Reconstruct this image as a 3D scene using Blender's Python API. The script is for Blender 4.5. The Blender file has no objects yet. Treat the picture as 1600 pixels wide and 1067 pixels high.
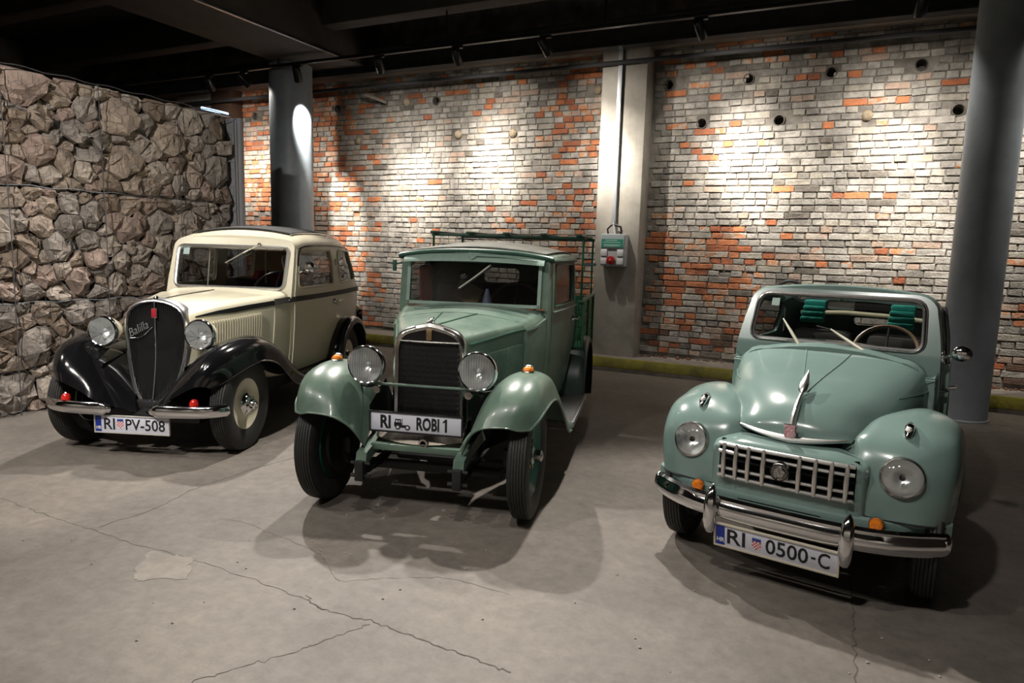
import bpy, bmesh, math, random
import numpy as np
from math import sin, cos, pi, radians, sqrt, atan2
from mathutils import Vector, Matrix
from mathutils.bvhtree import BVHTree

random.seed(7)
rng = np.random.RandomState(11)
SC = bpy.context.scene
COL = SC.collection

# ------------------------------------------------------------------ camera
PITCH, ROLL, YAW, CAMH, FPX = radians(7.67), radians(1.645), radians(26.0), 1.5, 1074.0
def _cam_axes():
    f = Vector((-sin(YAW) * cos(PITCH), cos(YAW) * cos(PITCH), -sin(PITCH)))
    r0 = Vector((cos(YAW), sin(YAW), 0))
    u0 = r0.cross(f)
    r = cos(ROLL) * r0 + sin(ROLL) * u0
    u = -sin(ROLL) * r0 + cos(ROLL) * u0
    return f, r, u
CF, CR, CU = _cam_axes()
CP = Vector((0, 0, CAMH))
camd = bpy.data.cameras.new('camera')
cam = bpy.data.objects.new('camera', camd)
COL.objects.link(cam)
cam.matrix_world = Matrix(((CR.x, CU.x, -CF.x, CP.x), (CR.y, CU.y, -CF.y, CP.y), (CR.z, CU.z, -CF.z, CP.z), (0, 0, 0, 1)))
camd.sensor_fit = 'HORIZONTAL'
camd.sensor_width = 36.0
camd.lens = 36.0 * FPX / 1600.0
camd.clip_start = 0.05
SC.camera = cam
def seen(p):
    """where a point lands in the 1600x1067 frame (used only to rank bricks by their apparent size)"""
    d = Vector(p) - CP
    z = d.dot(CF)
    if z < .1: return None
    return 800 + FPX * d.dot(CR) / z, 533.5 - FPX * d.dot(CU) / z, z

# ------------------------------------------------------------------ world and lights
SC.view_settings.view_transform = 'Standard'
SC.view_settings.look = 'None'
SC.view_settings.gamma = 1.0
SC.view_settings.use_curve_mapping = False
SC.view_settings.exposure = 0.0
W = bpy.data.worlds.new('world'); SC.world = W
W.use_nodes = True
W.node_tree.nodes['Background'].inputs[0].default_value = (.75, .85, 1, 1)
W.node_tree.nodes['Background'].inputs[1].default_value = .02
SC.cycles.max_bounces = 6
SC.cycles.transparent_max_bounces = 12
SC.cycles.sample_clamp_indirect = 4.0

def spot(name, loc, tgt, power, ang=40, blend=.7, col=(1, .9, .78), size=.05):
    d = bpy.data.lights.new(name, 'SPOT')
    d.energy = power; d.spot_size = radians(ang); d.spot_blend = blend
    d.color = col; d.shadow_soft_size = size
    o = bpy.data.objects.new(name, d); COL.objects.link(o)
    o.location = loc
    o.rotation_euler = (Vector(tgt) - Vector(loc)).to_track_quat('-Z', 'Y').to_euler()
    return o
def area(name, loc, tgt, power, sx, sy, col=(1, .95, .88)):
    d = bpy.data.lights.new(name, 'AREA')
    d.energy = power; d.shape = 'RECTANGLE'; d.size = sx; d.size_y = sy; d.color = col
    o = bpy.data.objects.new(name, d); COL.objects.link(o)
    o.location = loc
    o.rotation_euler = (Vector(tgt) - Vector(loc)).to_track_quat('-Z', 'Y').to_euler()
    return o
# gallery floods hung from the beams in front of, between and behind the cars
spot('flood_beam', (-6.0, .9, 3.9), (-4.9, 3.0, .6), 200, 80, .8, (1, .95, .88), .08)
spot('flood_beam', (-4.3, .7, 3.9), (-3.4, 2.8, .6), 200, 80, .8, (1, .95, .88), .08)
spot('flood_beam', (-2.5, .7, 3.9), (-1.8, 2.8, .6), 200, 80, .8, (1, .95, .88), .08)
spot('flood_beam', (-.8, .9, 3.9), (-.4, 3.1, .6), 220, 80, .8, (1, .95, .88), .08)
spot('flood_beam', (-3.2, .2, 3.9), (-6.1, 3.2, 1.0), 760, 80, .9, (1, .95, .88), .05)
spot('flood_beam', (-5.4, 5.0, 3.9), (-4.3, 2.9, .5), 620, 76, .5, (1, .94, .86), .05)
spot('flood_beam', (-3.5, 5.2, 3.9), (-2.1, 2.9, .5), 620, 76, .5, (1, .94, .86), .05)
spot('flood_beam', (-1.5, 5.2, 3.9), (-.2, 3.0, .5), 620, 76, .5, (1, .94, .86), .05)
# unseen spots added behind the camera, brightening the far wall for chrome reflections
spot('chrome_fill_spot', (-7.5, -4.2, 3.9), (-7.5, -6, 1.8), 260, 100, 1., (1, .92, .8), .05)
spot('chrome_fill_spot', (-3.5, -4.2, 3.9), (-3.5, -6, 1.8), 260, 100, 1., (1, .92, .8), .05)
spot('chrome_fill_spot', (.5, -4.2, 3.9), (.5, -6, 1.8), 260, 100, 1., (1, .92, .8), .05)
spot('chrome_fill_spot', (4.0, -4.2, 3.9), (4.0, -6, 1.8), 260, 100, 1., (1, .92, .8), .05)
spot('flood_beam', (-6.0, -2.8, 3.9), (-5.6, -2.4, 0), 420, 84, .8, (1, .95, .88), .08)  # three unseen floods added to brighten the floor that the chrome reflects
spot('flood_beam', (-2.4, -2.8, 3.9), (-2.2, -2.8, 0), 420, 84, .8, (1, .95, .88), .08)
spot('flood_beam', (1.4, -2.8, 3.9), (1.4, -2.6, 0), 420, 84, .8, (1, .95, .88), .08)

# ------------------------------------------------------------------ materials
MATS = {}
def mat(name, col, rough=.5, metal=0., spec=.5, noise=None, bump=None, coat=0., emit=None, coord='Object'):
    """noise = (scale, amount[, dark colour]) mottles the colour, bump = (scale, strength)"""
    if name in MATS: return MATS[name]
    m = bpy.data.materials.new(name); m.use_nodes = True
    nt = m.node_tree; b = nt.nodes['Principled BSDF']
    b.inputs['Base Color'].default_value = (*col, 1)
    b.inputs['Roughness'].default_value = rough
    b.inputs['Metallic'].default_value = metal
    b.inputs['Specular IOR Level'].default_value = spec
    b.inputs['Coat Weight'].default_value = coat
    b.inputs['Coat Roughness'].default_value = .06
    if emit:
        b.inputs['Emission Color'].default_value = (*emit[0], 1); b.inputs['Emission Strength'].default_value = emit[1]
    if noise or bump:
        if coord == 'World':
            src = nt.nodes.new('ShaderNodeNewGeometry').outputs['Position']
        else:
            src = nt.nodes.new('ShaderNodeTexCoord').outputs['Object']
    if noise:
        n = nt.nodes.new('ShaderNodeTexNoise'); n.inputs['Scale'].default_value = noise[0]
        n.inputs['Detail'].default_value = 8; n.inputs['Roughness'].default_value = .65
        nt.links.new(src, n.inputs['Vector'])
        r = nt.nodes.new('ShaderNodeValToRGB')
        dk = noise[2] if len(noise) > 2 else tuple(c * (1 - noise[1]) for c in col)
        lo, hi = noise[3] if len(noise) > 3 else (.35, .65)
        r.color_ramp.elements[0].position = lo; r.color_ramp.elements[1].position = hi
        r.color_ramp.elements[0].color = (*dk, 1); r.color_ramp.elements[1].color = (*col, 1)
        nt.links.new(n.outputs['Fac'], r.inputs['Fac']); nt.links.new(r.outputs['Color'], b.inputs['Base Color'])
    if bump:
        n2 = nt.nodes.new('ShaderNodeTexNoise'); n2.inputs['Scale'].default_value = bump[0]; n2.inputs['Detail'].default_value = 6
        nt.links.new(src, n2.inputs['Vector'])
        bp = nt.nodes.new('ShaderNodeBump'); bp.inputs['Strength'].default_value = bump[1]; bp.inputs['Distance'].default_value = .02
        nt.links.new(n2.outputs['Fac'], bp.inputs['Height']); nt.links.new(bp.outputs['Normal'], b.inputs['Normal'])
    MATS[name] = m
    return m
def glass(name, tint, gloss=.09, rough=.02):
    if name in MATS: return MATS[name]
    m = bpy.data.materials.new(name); m.use_nodes = True
    nt = m.node_tree; nt.nodes.remove(nt.nodes['Principled BSDF'])
    out = nt.nodes['Material Output']
    t = nt.nodes.new('ShaderNodeBsdfTransparent'); t.inputs[0].default_value = (*tint, 1)
    g = nt.nodes.new('ShaderNodeBsdfGlossy'); g.inputs['Roughness'].default_value = rough
    f = nt.nodes.new('ShaderNodeLayerWeight'); f.inputs['Blend'].default_value = .25
    mr = nt.nodes.new('ShaderNodeMapRange'); mr.inputs['To Min'].default_value = gloss; mr.inputs['To Max'].default_value = .75
    nt.links.new(f.outputs['Facing'], mr.inputs['Value'])
    mx = nt.nodes.new('ShaderNodeMixShader')
    nt.links.new(mr.outputs[0], mx.inputs[0]); nt.links.new(t.outputs[0], mx.inputs[1]); nt.links.new(g.outputs[0], mx.inputs[2])
    nt.links.new(mx.outputs[0], out.inputs['Surface'])
    MATS[name] = m
    return m

CHROME = mat('chrome', (.78, .78, .80), .09, 1.)
CHROME_OLD = mat('aged_chrome', (.62, .60, .57), .22, 1., noise=(40, .35))
STEEL = mat('galvanised_steel', (.55, .57, .60), .35, 1.)
BLACK = mat('gloss_black_paint', (.006, .006, .007), .12, coat=.6)
DARK = mat('dark_metal', (.015, .015, .016), .5, noise=(20, .5))
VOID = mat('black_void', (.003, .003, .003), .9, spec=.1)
RUBBER = mat('tyre_rubber', (.022, .021, .020), .62, noise=(30, .35), bump=(60, .1))
CREAM = mat('cream_paint', (.74, .69, .53), .22, coat=.4, noise=(3, .06))
GREEN = mat('dusty_green_paint', (.125, .185, .142), .34, coat=.15, noise=(5, .3, (.072, .120, .095)), bump=(7, .02))
GREEN_D = mat('dark_green_paint', (.03, .10, .07), .4, noise=(9, .35))
GREEN_BED = mat('bed_green_paint', (.025, .16, .07), .5, noise=(12, .4))
ROOFTOP = mat('dusty_roof_cloth', (.20, .19, .165), .55, noise=(6, .45, (.09, .10, .085)))
SAGE = mat('sage_green_paint', (.170, .252, .232), .22, coat=.35, noise=(2.5, .08))
FABRIC = mat('black_roof_fabric', (.02, .02, .021), .75, bump=(150, .1))
INTERIOR = mat('dark_interior', (.035, .031, .028), .8)
SEAT_RED = mat('red_upholstery', (.28, .02, .02), .6)
TAN = mat('tan_upholstery', (.30, .23, .15), .7)
TEAL = mat('teal_cloth', (.01, .30, .24), .7, bump=(30, .3))
AMBER = mat('amber_lens', (.85, .22, .01), .15, coat=.5, noise=(60, .4))
REDLENS = mat('red_lens', (.55, .02, .015), .15, coat=.5)
WHITE = mat('white_enamel', (.72, .72, .74), .35)
PLATE = mat('plate_white', (.62, .63, .72), .4)
INK = mat('plate_black', (.01, .01, .012), .5)
BLUE = mat('plate_blue', (.01, .03, .28), .4)
CREST_RED = mat('crest_red', (.55, .03, .03), .5)
REFLECT = mat('reflector_silver', (.95, .95, .94), .28, .85)
SATIN = mat('satin_chrome', (.76, .75, .73), .30, 1.)
LENS = glass('lamp_glass', (.92, .94, .95), .12)
WINDOW = glass('window_glass', (.62, .64, .64), .07)
DUSTY = glass('dusty_window_glass', (.55, .55, .55), .035, .12)

# ------------------------------------------------------------------ mesh helpers
def link(name, me, m, parent=None, smooth=None):
    o = bpy.data.objects.new(name, me)
    COL.objects.link(o)
    if parent is not None: o.parent = parent
    if m is not None: me.materials.append(m)
    if smooth is not None:
        me.polygons.foreach_set('use_smooth', [True] * len(me.polygons))
        me.set_sharp_from_angle(angle=radians(smooth))
    return o
class MB:
    """collects shapes for ONE mesh object"""
    def __init__(s): s.v = []; s.f = []; s.mi = []
    def add(s, v, f, mi=0):
        k = len(s.v); s.v += [tuple(map(float, p)) for p in v]
        s.f += [tuple(i + k for i in q) for q in f]; s.mi += [mi] * len(f); return s
    def box(s, lo, hi, R=None, c=None, mi=0):
        x0, y0, z0 = lo; x1, y1, z1 = hi
        v = [(x0,y0,z0),(x1,y0,z0),(x1,y1,z0),(x0,y1,z0),(x0,y0,z1),(x1,y0,z1),(x1,y1,z1),(x0,y1,z1)]
        if R is not None: v = [tuple(R @ Vector(p) + Vector(c or (0,0,0))) for p in v]
        return s.add(v, [(0,3,2,1),(4,5,6,7),(0,1,5,4),(1,2,6,5),(2,3,7,6),(3,0,4,7)], mi)
    def rbox(s, lo, hi, b=.01, n=2, R=None, c=None):
        bm = bmesh.new()
        m = Matrix.Translation([(a+d)/2 for a, d in zip(lo, hi)]) @ Matrix.Diagonal([d-a for a, d in zip(lo, hi)] + [1])
        bmesh.ops.create_cube(bm, size=1, matrix=m)
        bmesh.ops.bevel(bm, geom=bm.edges[:], offset=b, segments=n, affect='EDGES', profile=.5)
        vs = [v.co.copy() for v in bm.verts]
        if R is not None: vs = [R @ p + Vector(c or (0,0,0)) for p in vs]
        bm.verts.index_update()
        s.add(vs, [[v.index for v in f.verts] for f in bm.faces]); bm.free(); return s
    def grid(s, P, cu=False, cv=False, flip=False, mi=0):
        P = np.asarray(P, float); m, n = P.shape[:2]; f = []
        for i in range(m if cu else m - 1):
            for j in range(n if cv else n - 1):
                a, b, c, d = i*n+j, i*n+(j+1) % n, ((i+1) % m)*n+(j+1) % n, ((i+1) % m)*n+j
                f.append((d, c, b, a) if flip else (a, b, c, d))
        return s.add(P.reshape(-1, 3), f, mi)
    def tube(s, pts, r, n=8, cap=True, closed=False, sq=None, up=None):
        """round (or sq=(w,h) flattened) section swept along a polyline"""
        pts = [Vector(p) for p in pts]; N = len(pts); rows = []
        prev = None
        for i, p in enumerate(pts):
            if closed: t = pts[(i+1) % N] - pts[i-1]
            else: t = pts[min(i+1, N-1)] - pts[max(i-1, 0)]
            t.normalize()
            if up is not None: a = Vector(up) - t * t.dot(Vector(up))
            elif prev is None:
                a = Vector((0, 0, 1)) if abs(t.z) < .9 else Vector((1, 0, 0)); a = a - t * t.dot(a)
            else: a = prev - t * t.dot(prev)
            a.normalize(); prev = a; b = t.cross(a)
            rr = float(r[i] if hasattr(r, '__len__') else r)
            w, h = (sq if sq else (1, 1))
            rows.append([p + rr * (w * cos(2*pi*k/n) * b + h * sin(2*pi*k/n) * a) for k in range(n)])
        s.grid(rows, closed, True)
        if cap and not closed:
            k = len(s.v) - N*n
            s.f.append(tuple(range(k, k+n))); s.f.append(tuple(range(k+(N-1)*n+n-1, k+(N-1)*n-1, -1))); s.mi += [0, 0]
        return s
    def lathe(s, prof, c=(0,0,0), axis='y', n=24, sx=1., mi=0):
        """profile of (radius, height along axis)"""
        rows = []
        for r, h in prof:
            row = []
            for k in range(n):
                a = 2*pi*k/n; u, w = r*cos(a)*sx, r*sin(a)
                row.append({'x': (c[0]+h, c[1]+u, c[2]+w), 'y': (c[0]+u, c[1]+h, c[2]+w), 'z': (c[0]+u, c[1]+w, c[2]+h)}[axis])
            rows.append(row)
        return s.grid(rows, False, True, flip=(axis != 'y'), mi=mi)
    def ball(s, c, r, n=12):
        if not hasattr(r, '__len__'): r = (r, r, r)
        rows = [[(c[0]+r[0]*sin(t)*cos(a), c[1]+r[1]*sin(t)*sin(a), c[2]+r[2]*cos(t)) for a in np.arange(n)*2*pi/n] for t in np.linspace(.02, pi-.02, n//2+1)]
        return s.grid(rows, False, True, flip=True)
    def prism(s, poly, axis, a, b, mi=0):
        """flat outline extruded from a to b along an axis; outline given in the two other axes in order"""
        n = len(poly)
        def P(u, w, h): return {'x': (h, u, w), 'y': (u, h, w), 'z': (u, w, h)}[axis]
        v = [P(u, w, a) for u, w in poly] + [P(u, w, b) for u, w in poly]
        return s.add(v, [tuple(range(n)), tuple(range(2*n-1, n-1, -1))] + [(i, i+n, (i+1) % n+n, (i+1) % n) for i in range(n)], mi)
    def mirror(s):
        v = [(-x, y, z) for x, y, z in s.v]; f = [tuple(reversed(q)) for q in s.f]
        o = MB(); o.v = v; o.f = f; o.mi = list(s.mi); return o
    def mesh(s, name, fix=False):
        me = bpy.data.meshes.new(name); me.from_pydata(s.v, [], s.f)
        if fix:
            bm = bmesh.new(); bm.from_mesh(me); bmesh.ops.remove_doubles(bm, verts=bm.verts, dist=1e-5)
            bmesh.ops.recalc_face_normals(bm, faces=bm.faces); bm.to_mesh(me); bm.free()
        me.update(); return me
    def obj(s, name, m, parent=None, smooth=35, fix=True, mats=None):
        me = s.mesh(name, fix and not mats)
        o = link(name, me, m, parent, smooth)
        if mats:
            for x in mats: me.materials.append(x)
            me.polygons.foreach_set('material_index', s.mi)
        return o

def catmull(ctrl, n):
    """resample a control polyline (array k x d) with n points per span"""
    c = np.asarray(ctrl, float); k = len(c)
    e = np.concatenate([[2*c[0]-c[1]], c, [2*c[-1]-c[-2]]]); out = []
    for i in range(k-1):
        p0, p1, p2, p3 = e[i:i+4]
        for t in np.arange(n)/n:
            out.append(.5*((2*p1)+(-p0+p2)*t+(2*p0-5*p1+4*p2-p3)*t*t+(-p0+3*p1-3*p2+p3)*t**3))
    out.append(c[-1]); return np.array(out)
def surf(ctrl, nu=4, nv=4):
    c = np.asarray(ctrl, float)
    rows = np.array([catmull(r, nv) for r in c])
    return np.array([catmull(rows[:, j], nu) for j in range(rows.shape[1])]).transpose(1, 0, 2)
def evaluated(o):
    dg = bpy.context.evaluated_depsgraph_get(); dg.update()
    return bpy.data.meshes.new_from_object(o.evaluated_get(dg))
def solid(o, t, off=-1):
    """give a sheet a real thickness and bake it"""
    md = o.modifiers.new('s', 'SOLIDIFY'); md.thickness = t; md.offset = off; md.use_quality_normals = True
    bake(o)
def bake(o, smooth=35):
    me = evaluated(o); old = o.data; o.modifiers.clear(); o.data = me; bpy.data.meshes.remove(old)
    me.polygons.foreach_set('use_smooth', [True]*len(me.polygons)); me.set_sharp_from_angle(angle=radians(smooth))
def cut(o, mbs, smooth=35):
    tmp = []
    for mb in mbs:
        c = link('cutter', mb.mesh('cutter', True), None); c.matrix_world = o.matrix_world if o.parent is None else Matrix(); tmp.append(c)
        md = o.modifiers.new('b', 'BOOLEAN'); md.operation = 'DIFFERENCE'; md.object = c; md.solver = 'EXACT'
    bake(o, smooth)
    for c in tmp: bpy.data.objects.remove(c)
def rrect(u0, u1, w0, w1, r, n=5):
    out = []
    for cu, cw, a0 in ((u1-r, w1-r, 0), (u0+r, w1-r, pi/2), (u0+r, w0+r, pi), (u1-r, w0+r, 3*pi/2)):
        out += [(cu+r*cos(a0+pi/2*k/n), cw+r*sin(a0+pi/2*k/n)) for k in range(n+1)]
    return out
def rquad(pts, r, n=5):
    """four (or more) corner outline with rounded corners"""
    out = []; N = len(pts)
    for i, p in enumerate(pts):
        p = Vector(p); a = Vector(pts[i-1]) - p; b = Vector(pts[(i+1) % N]) - p
        d = min(r, a.length*.45, b.length*.45)
        A, B = p + a.normalized()*d, p + b.normalized()*d
        for k in range(n+1):
            t = k/n; q = A*(1-t)**2 + p*2*t*(1-t) + B*t*t
            out.append((q.x, q.y))
    return out
def dense(poly, step=.03, closed=True):
    out = []; N = len(poly)
    for i in range(N if closed else N-1):
        a, b = np.array(poly[i], float), np.array(poly[(i+1) % N], float)
        k = max(1, int(np.linalg.norm(b-a)/step))
        out += [tuple(a+(b-a)*j/k) for j in range(k)]
    if not closed: out.append(tuple(poly[-1]))
    return out
class Skin:
    """drapes points on a car's panels, looking along an axis"""
    def __init__(s, *objs):
        s.t = []
        for o in objs:
            bm = bmesh.new(); bm.from_mesh(o.data); s.t.append(BVHTree.FromBMesh(bm)); bm.free()
    def hit(s, org, d):
        best = None
        for t in s.t:
            l, n, i, dist = t.ray_cast(Vector(org), Vector(d))
            if l is not None and (best is None or dist < best[2]): best = (l, n, dist)
        return best
    def side(s, y, z, off=0, sg=1):
        h = s.hit((sg*2, y, z), (-sg, 0, 0)); x = h[0].x if h else sg*.6
        return Vector((x+sg*off, y, z))
    def front(s, x, z, off=0, y0=-2):
        h = s.hit((x, y0, z), (0, 1, 0)); return Vector((x, (h[0].y if h else 0)-off, z))
    def top(s, x, y, off=0):
        h = s.hit((x, y, 3), (0, 0, -1)); return Vector((x, y, (h[0].z if h else 0)+off))
def strip(pts_a, pts_b, t, nrm):
    """thin band between two polylines with thickness t along nrm"""
    n = Vector(nrm)*t; m = MB()
    rows = [[a, b, Vector(b)-n, Vector(a)-n] for a, b in zip(pts_a, pts_b)]
    m.grid(rows, False, True); k = len(rows)*4
    m.f += [(0, 1, 2, 3), (k-1, k-2, k-3, k-4)]; m.mi += [0, 0]
    return m
def fan(pts, m=None):
    m = m or MB(); c = sum((Vector(p) for p in pts), Vector())/len(pts); n = len(pts)
    return m.add(list(pts)+[c], [(i, (i+1) % n, n) for i in range(n)])
def text_mb(body, size, depth=.001, sx=1.0, shear=0., space=1., bold=0.):
    """lettering as mesh in the x-z plane facing -y, left aligned at the origin"""
    cu = bpy.data.curves.new('t', 'FONT'); cu.body = body; cu.size = size; cu.extrude = depth; cu.shear = shear; cu.space_character = space; cu.offset = bold
    cu.resolution_u = 3
    o = bpy.data.objects.new('t', cu); COL.objects.link(o)
    me = evaluated(o); m = MB()
    m.add([(v.co.x*sx, -v.co.z, v.co.y) for v in me.vertices], [tuple(p.vertices) for p in me.polygons])
    bpy.data.objects.remove(o); bpy.data.curves.remove(cu); bpy.data.meshes.remove(me)
    return m
def move(m, d, R=None):
    m.v = [tuple((R @ Vector(p) if R else Vector(p)) + Vector(d)) for p in m.v]; return m
def width(m):
    xs = [p[0] for p in m.v]; return min(xs), max(xs)
def root(name, label, cat, loc=(0,0,0), rz=0, group=None):
    o = bpy.data.objects.new(name, None); COL.objects.link(o); o.empty_display_size = .2
    o.location = loc; o.rotation_euler = (0, 0, rz); o['label'] = label; o['category'] = cat
    if group: o['group'] = group
    return o
def tag(o, label, cat, group=None):
    o['label'] = label; o['category'] = cat
    if group: o['group'] = group
    return o
def both(mb, name, m, parent, smooth=35, thick=None):
    """a part and its mirror image on the other side of the car"""
    r = []
    for q in (mb, mb.mirror()):
        o = q.obj(name, m, parent, smooth)
        if thick: solid(o, thick)
        r.append(o)
    return r
# ================================================================== THE HALL
XL, XR, YB = -13.0, 6.0, 8.72          # back wall brick face at YB
def structure(o): o['kind'] = 'structure'; return o
CONC = mat('floor_concrete', (.195, .170, .146), .62, noise=(1.1, .3, (.105, .092, .08), (.3, .7)), bump=(22, .10), coord='World')
nt = CONC.node_tree; bs = nt.nodes['Principled BSDF']           # finer grain and pale scuffs on the slab
ramp = [n for n in nt.nodes if n.type == 'VALTORGB'][0]
gp = nt.nodes.new('ShaderNodeNewGeometry')
n3 = nt.nodes.new('ShaderNodeTexNoise'); n3.inputs['Scale'].default_value = 14; n3.inputs['Detail'].default_value = 10; n3.inputs['Roughness'].default_value = .75
nt.links.new(gp.outputs['Position'], n3.inputs['Vector'])
mr = nt.nodes.new('ShaderNodeMapRange'); mr.inputs['From Min'].default_value = .3; mr.inputs['From Max'].default_value = .7
mr.inputs['To Min'].default_value = .72; mr.inputs['To Max'].default_value = 1.22
nt.links.new(n3.outputs['Fac'], mr.inputs['Value'])
mx = nt.nodes.new('ShaderNodeMix'); mx.data_type = 'RGBA'; mx.blend_type = 'MULTIPLY'; mx.inputs[0].default_value = 1
nt.links.new(ramp.outputs['Color'], mx.inputs[6]); nt.links.new(mr.outputs[0], mx.inputs[7]); nt.links.new(mx.outputs[2], bs.inputs['Base Color'])

floor = structure(MB().box((XL, -6, -.2), (XR, YB+.3, 0)).obj('floor', CONC, smooth=None))
CRACK = mat('crack_dark', (.085, .074, .063), .9)
def crack(pts, w, jit=.0055):
    w *= .62; p = catmull(pts, 11); p = p + rng.normal(0, jit, p.shape)*np.array([1, 1])
    L, R = [], []
    for i in range(len(p)):
        t = p[min(i+1, len(p)-1)]-p[max(i-1, 0)]; t = t/np.linalg.norm(t); nn = np.array([-t[1], t[0]])*w*rng.uniform(.3, 1)
        L.append((*(p[i]+nn), .0012)); R.append((*(p[i]-nn), .0012))
    MB().grid([L, R]).obj('crack', CRACK, floor, None)
crack([(-3.3, 4.1), (-3.45, 3.32), (-3.46, 3.08), (-3.47, 2.76), (-3.39, 2.44), (-3.42, 2.15)], .004)
crack([(-6.0, 2.2), (-5.0, 2.15), (-4.28, 2.12), (-3.95, 2.11), (-3.7, 2.1), (-3.42, 2.1), (-3.03, 2.1), (-2.64, 2.12), (-2.15, 2.11), (-1.83, 2.07)], .003)
crack([(-1.98, 2.12), (-1.83, 2.07), (-1.62, 2.09), (-1.39, 2.08), (-1.17, 2.07), (-.97, 2.06)], .006)
crack([(-1.6, 2.08), (-1.67, 1.93), (-1.71, 1.83), (-1.8, 1.66), (-1.91, 1.49)], .0035)
crack([(-2.97, 2.53), (-2.79, 2.56), (-2.61, 2.52), (-2.35, 2.49), (-2.17, 2.44), (-1.96, 2.3), (-1.8, 2.4), (-1.53, 2.55), (-1.21, 2.56)], .0022)
crack([(.11, 3.6), (.12, 3.37), (.13, 3.13), (.13, 2.95), (.14, 2.6), (.14, 2.2)], .006, .004)
crack([(-4.5, 7.6), (-2.78, 7.78), (-1.14, 7.8), (1.2, 7.5), (3, 7.5)], .005, .006)
crack([(1.0, 5.6), (1.8, 5.3), (3, 5.2)], .004)
p = [tuple(q+rng.normal(0, .006, 2)) for q in catmull([(-2.82, 1.92), (-2.86, 1.99), (-2.93, 2.08), (-2.8, 2.10), (-2.7, 2.13), (-2.64, 2.07), (-2.55, 1.97), (-2.64, 1.93), (-2.71, 1.86), (-2.82, 1.92)], 6)[:-1]]
MB().prism(p, 'z', -.01, .0015).obj('floor_patch', mat('patch_concrete', (.25, .222, .195), .75, noise=(9, .3), coord='World'), floor, None)
for k in range(60):                                                   # grit lying on the slab
    x, y = rng.uniform(-4.2, .9), rng.uniform(1.4, 3.0); s = rng.uniform(.003, .008)
    if k == 0: G = MB()
    G.ball((x, y, s*.5), (s, s*.8, s*.6), 5)
g = G.obj('grit', mat('grit', (.34, .32, .29), .9), floor, None); g['kind'] = 'stuff'

# ---- back wall: mortar bed, then every brick
MORTAR = mat('mortar', (.29, .265, .235), .95, noise=(4, .5, (.13, .115, .10)), bump=(40, .5), coord='World')
wall = structure(MB().box((XL, YB+.012, 0), (XR, YB+.4, 4.75)).obj('wall_back', MORTAR, smooth=None))
HOLES = [(-9.14, 3.57), (-8.68, 3.07), (-7.38, 3.58), (-5.58, 3.58), (-2.21, 3.55), (-1.27, 3.55), (-.39, 3.55), (.48, 3.56), (-1.78, 3.07), (-.9, 3.06), (.86, 3.07)]
PLUGS = [(-4.33, 3.07), (-5.2, 3.09), (-6.99, 3.08), (.01, 3.06), (-3.12, 3.56), (-6.1, 3.6)]
cut(wall, [MB().lathe([(0, 0), (.056, 0), (.056, .3), (0, .3)], (x, YB-.05, z), 'y', 20) for x, z in HOLES], 30)
def weather(m):
    """broad soot and damp stains over the whole wall"""
    nt = m.node_tree; b = nt.nodes['Principled BSDF']; src = b.inputs['Base Color'].links[0].from_socket
    g = nt.nodes.new('ShaderNodeNewGeometry'); mp = nt.nodes.new('ShaderNodeMapping'); mp.inputs['Scale'].default_value = (1.5, 1, .8)
    n = nt.nodes.new('ShaderNodeTexNoise'); n.inputs['Scale'].default_value = 1.0; n.inputs['Detail'].default_value = 5; n.inputs['Roughness'].default_value = .6
    r = nt.nodes.new('ShaderNodeMapRange'); r.inputs['From Min'].default_value = .34; r.inputs['From Max'].default_value = .60
    r.inputs['To Min'].default_value = .52; r.inputs['To Max'].default_value = 1.06
    x = nt.nodes.new('ShaderNodeMix'); x.data_type = 'RGBA'; x.blend_type = 'MULTIPLY'; x.inputs[0].default_value = 1
    nt.links.new(g.outputs['Position'], mp.inputs['Vector']); nt.links.new(mp.outputs[0], n.inputs['Vector']); nt.links.new(n.outputs['Fac'], r.inputs['Value'])
    nt.links.new(src, x.inputs[6]); nt.links.new(r.outputs[0], x.inputs[7]); nt.links.new(x.outputs[2], b.inputs['Base Color'])
    return m
weather(MORTAR)
def brickmat(n, c, dirt, amt, lo=.38, hi=.62):
    return weather(mat('brick_'+n, c, .9, noise=(13, .3, dirt, (lo, hi)), bump=(55, .55), coord='World'))
BM = dict(white=brickmat('white', (.49, .46, .415), (.34, .31, .28), .5), cream=brickmat('cream', (.44, .405, .345), (.30, .27, .23), .5),
          pale=brickmat('pale_grey', (.41, .385, .35), (.28, .26, .235), .5), grey=brickmat('grey', (.32, .30, .27), (.20, .185, .165), .5),
          pink=brickmat('pink', (.50, .36, .28), (.34, .27, .22), .5), orange=brickmat('orange', (.60, .215, .09), (.42, .16, .08), .5),
          rust=brickmat('rust', (.47, .145, .06), (.30, .115, .065), .5), flaked=brickmat('flaked', (.56, .24, .11), (.45, .41, .36), .5, .45, .55),
          brown=brickmat('brown', (.19, .105, .07), (.10, .07, .055), .5), dark=brickmat('dark', (.20, .18, .155), (.12, .105, .09), .5))
BN = list(BM)
def sm(a, b, x): t = min(1, max(0, (x-a)/(b-a))); return t*t*(3-2*t)
from mathutils import noise as mno
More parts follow.
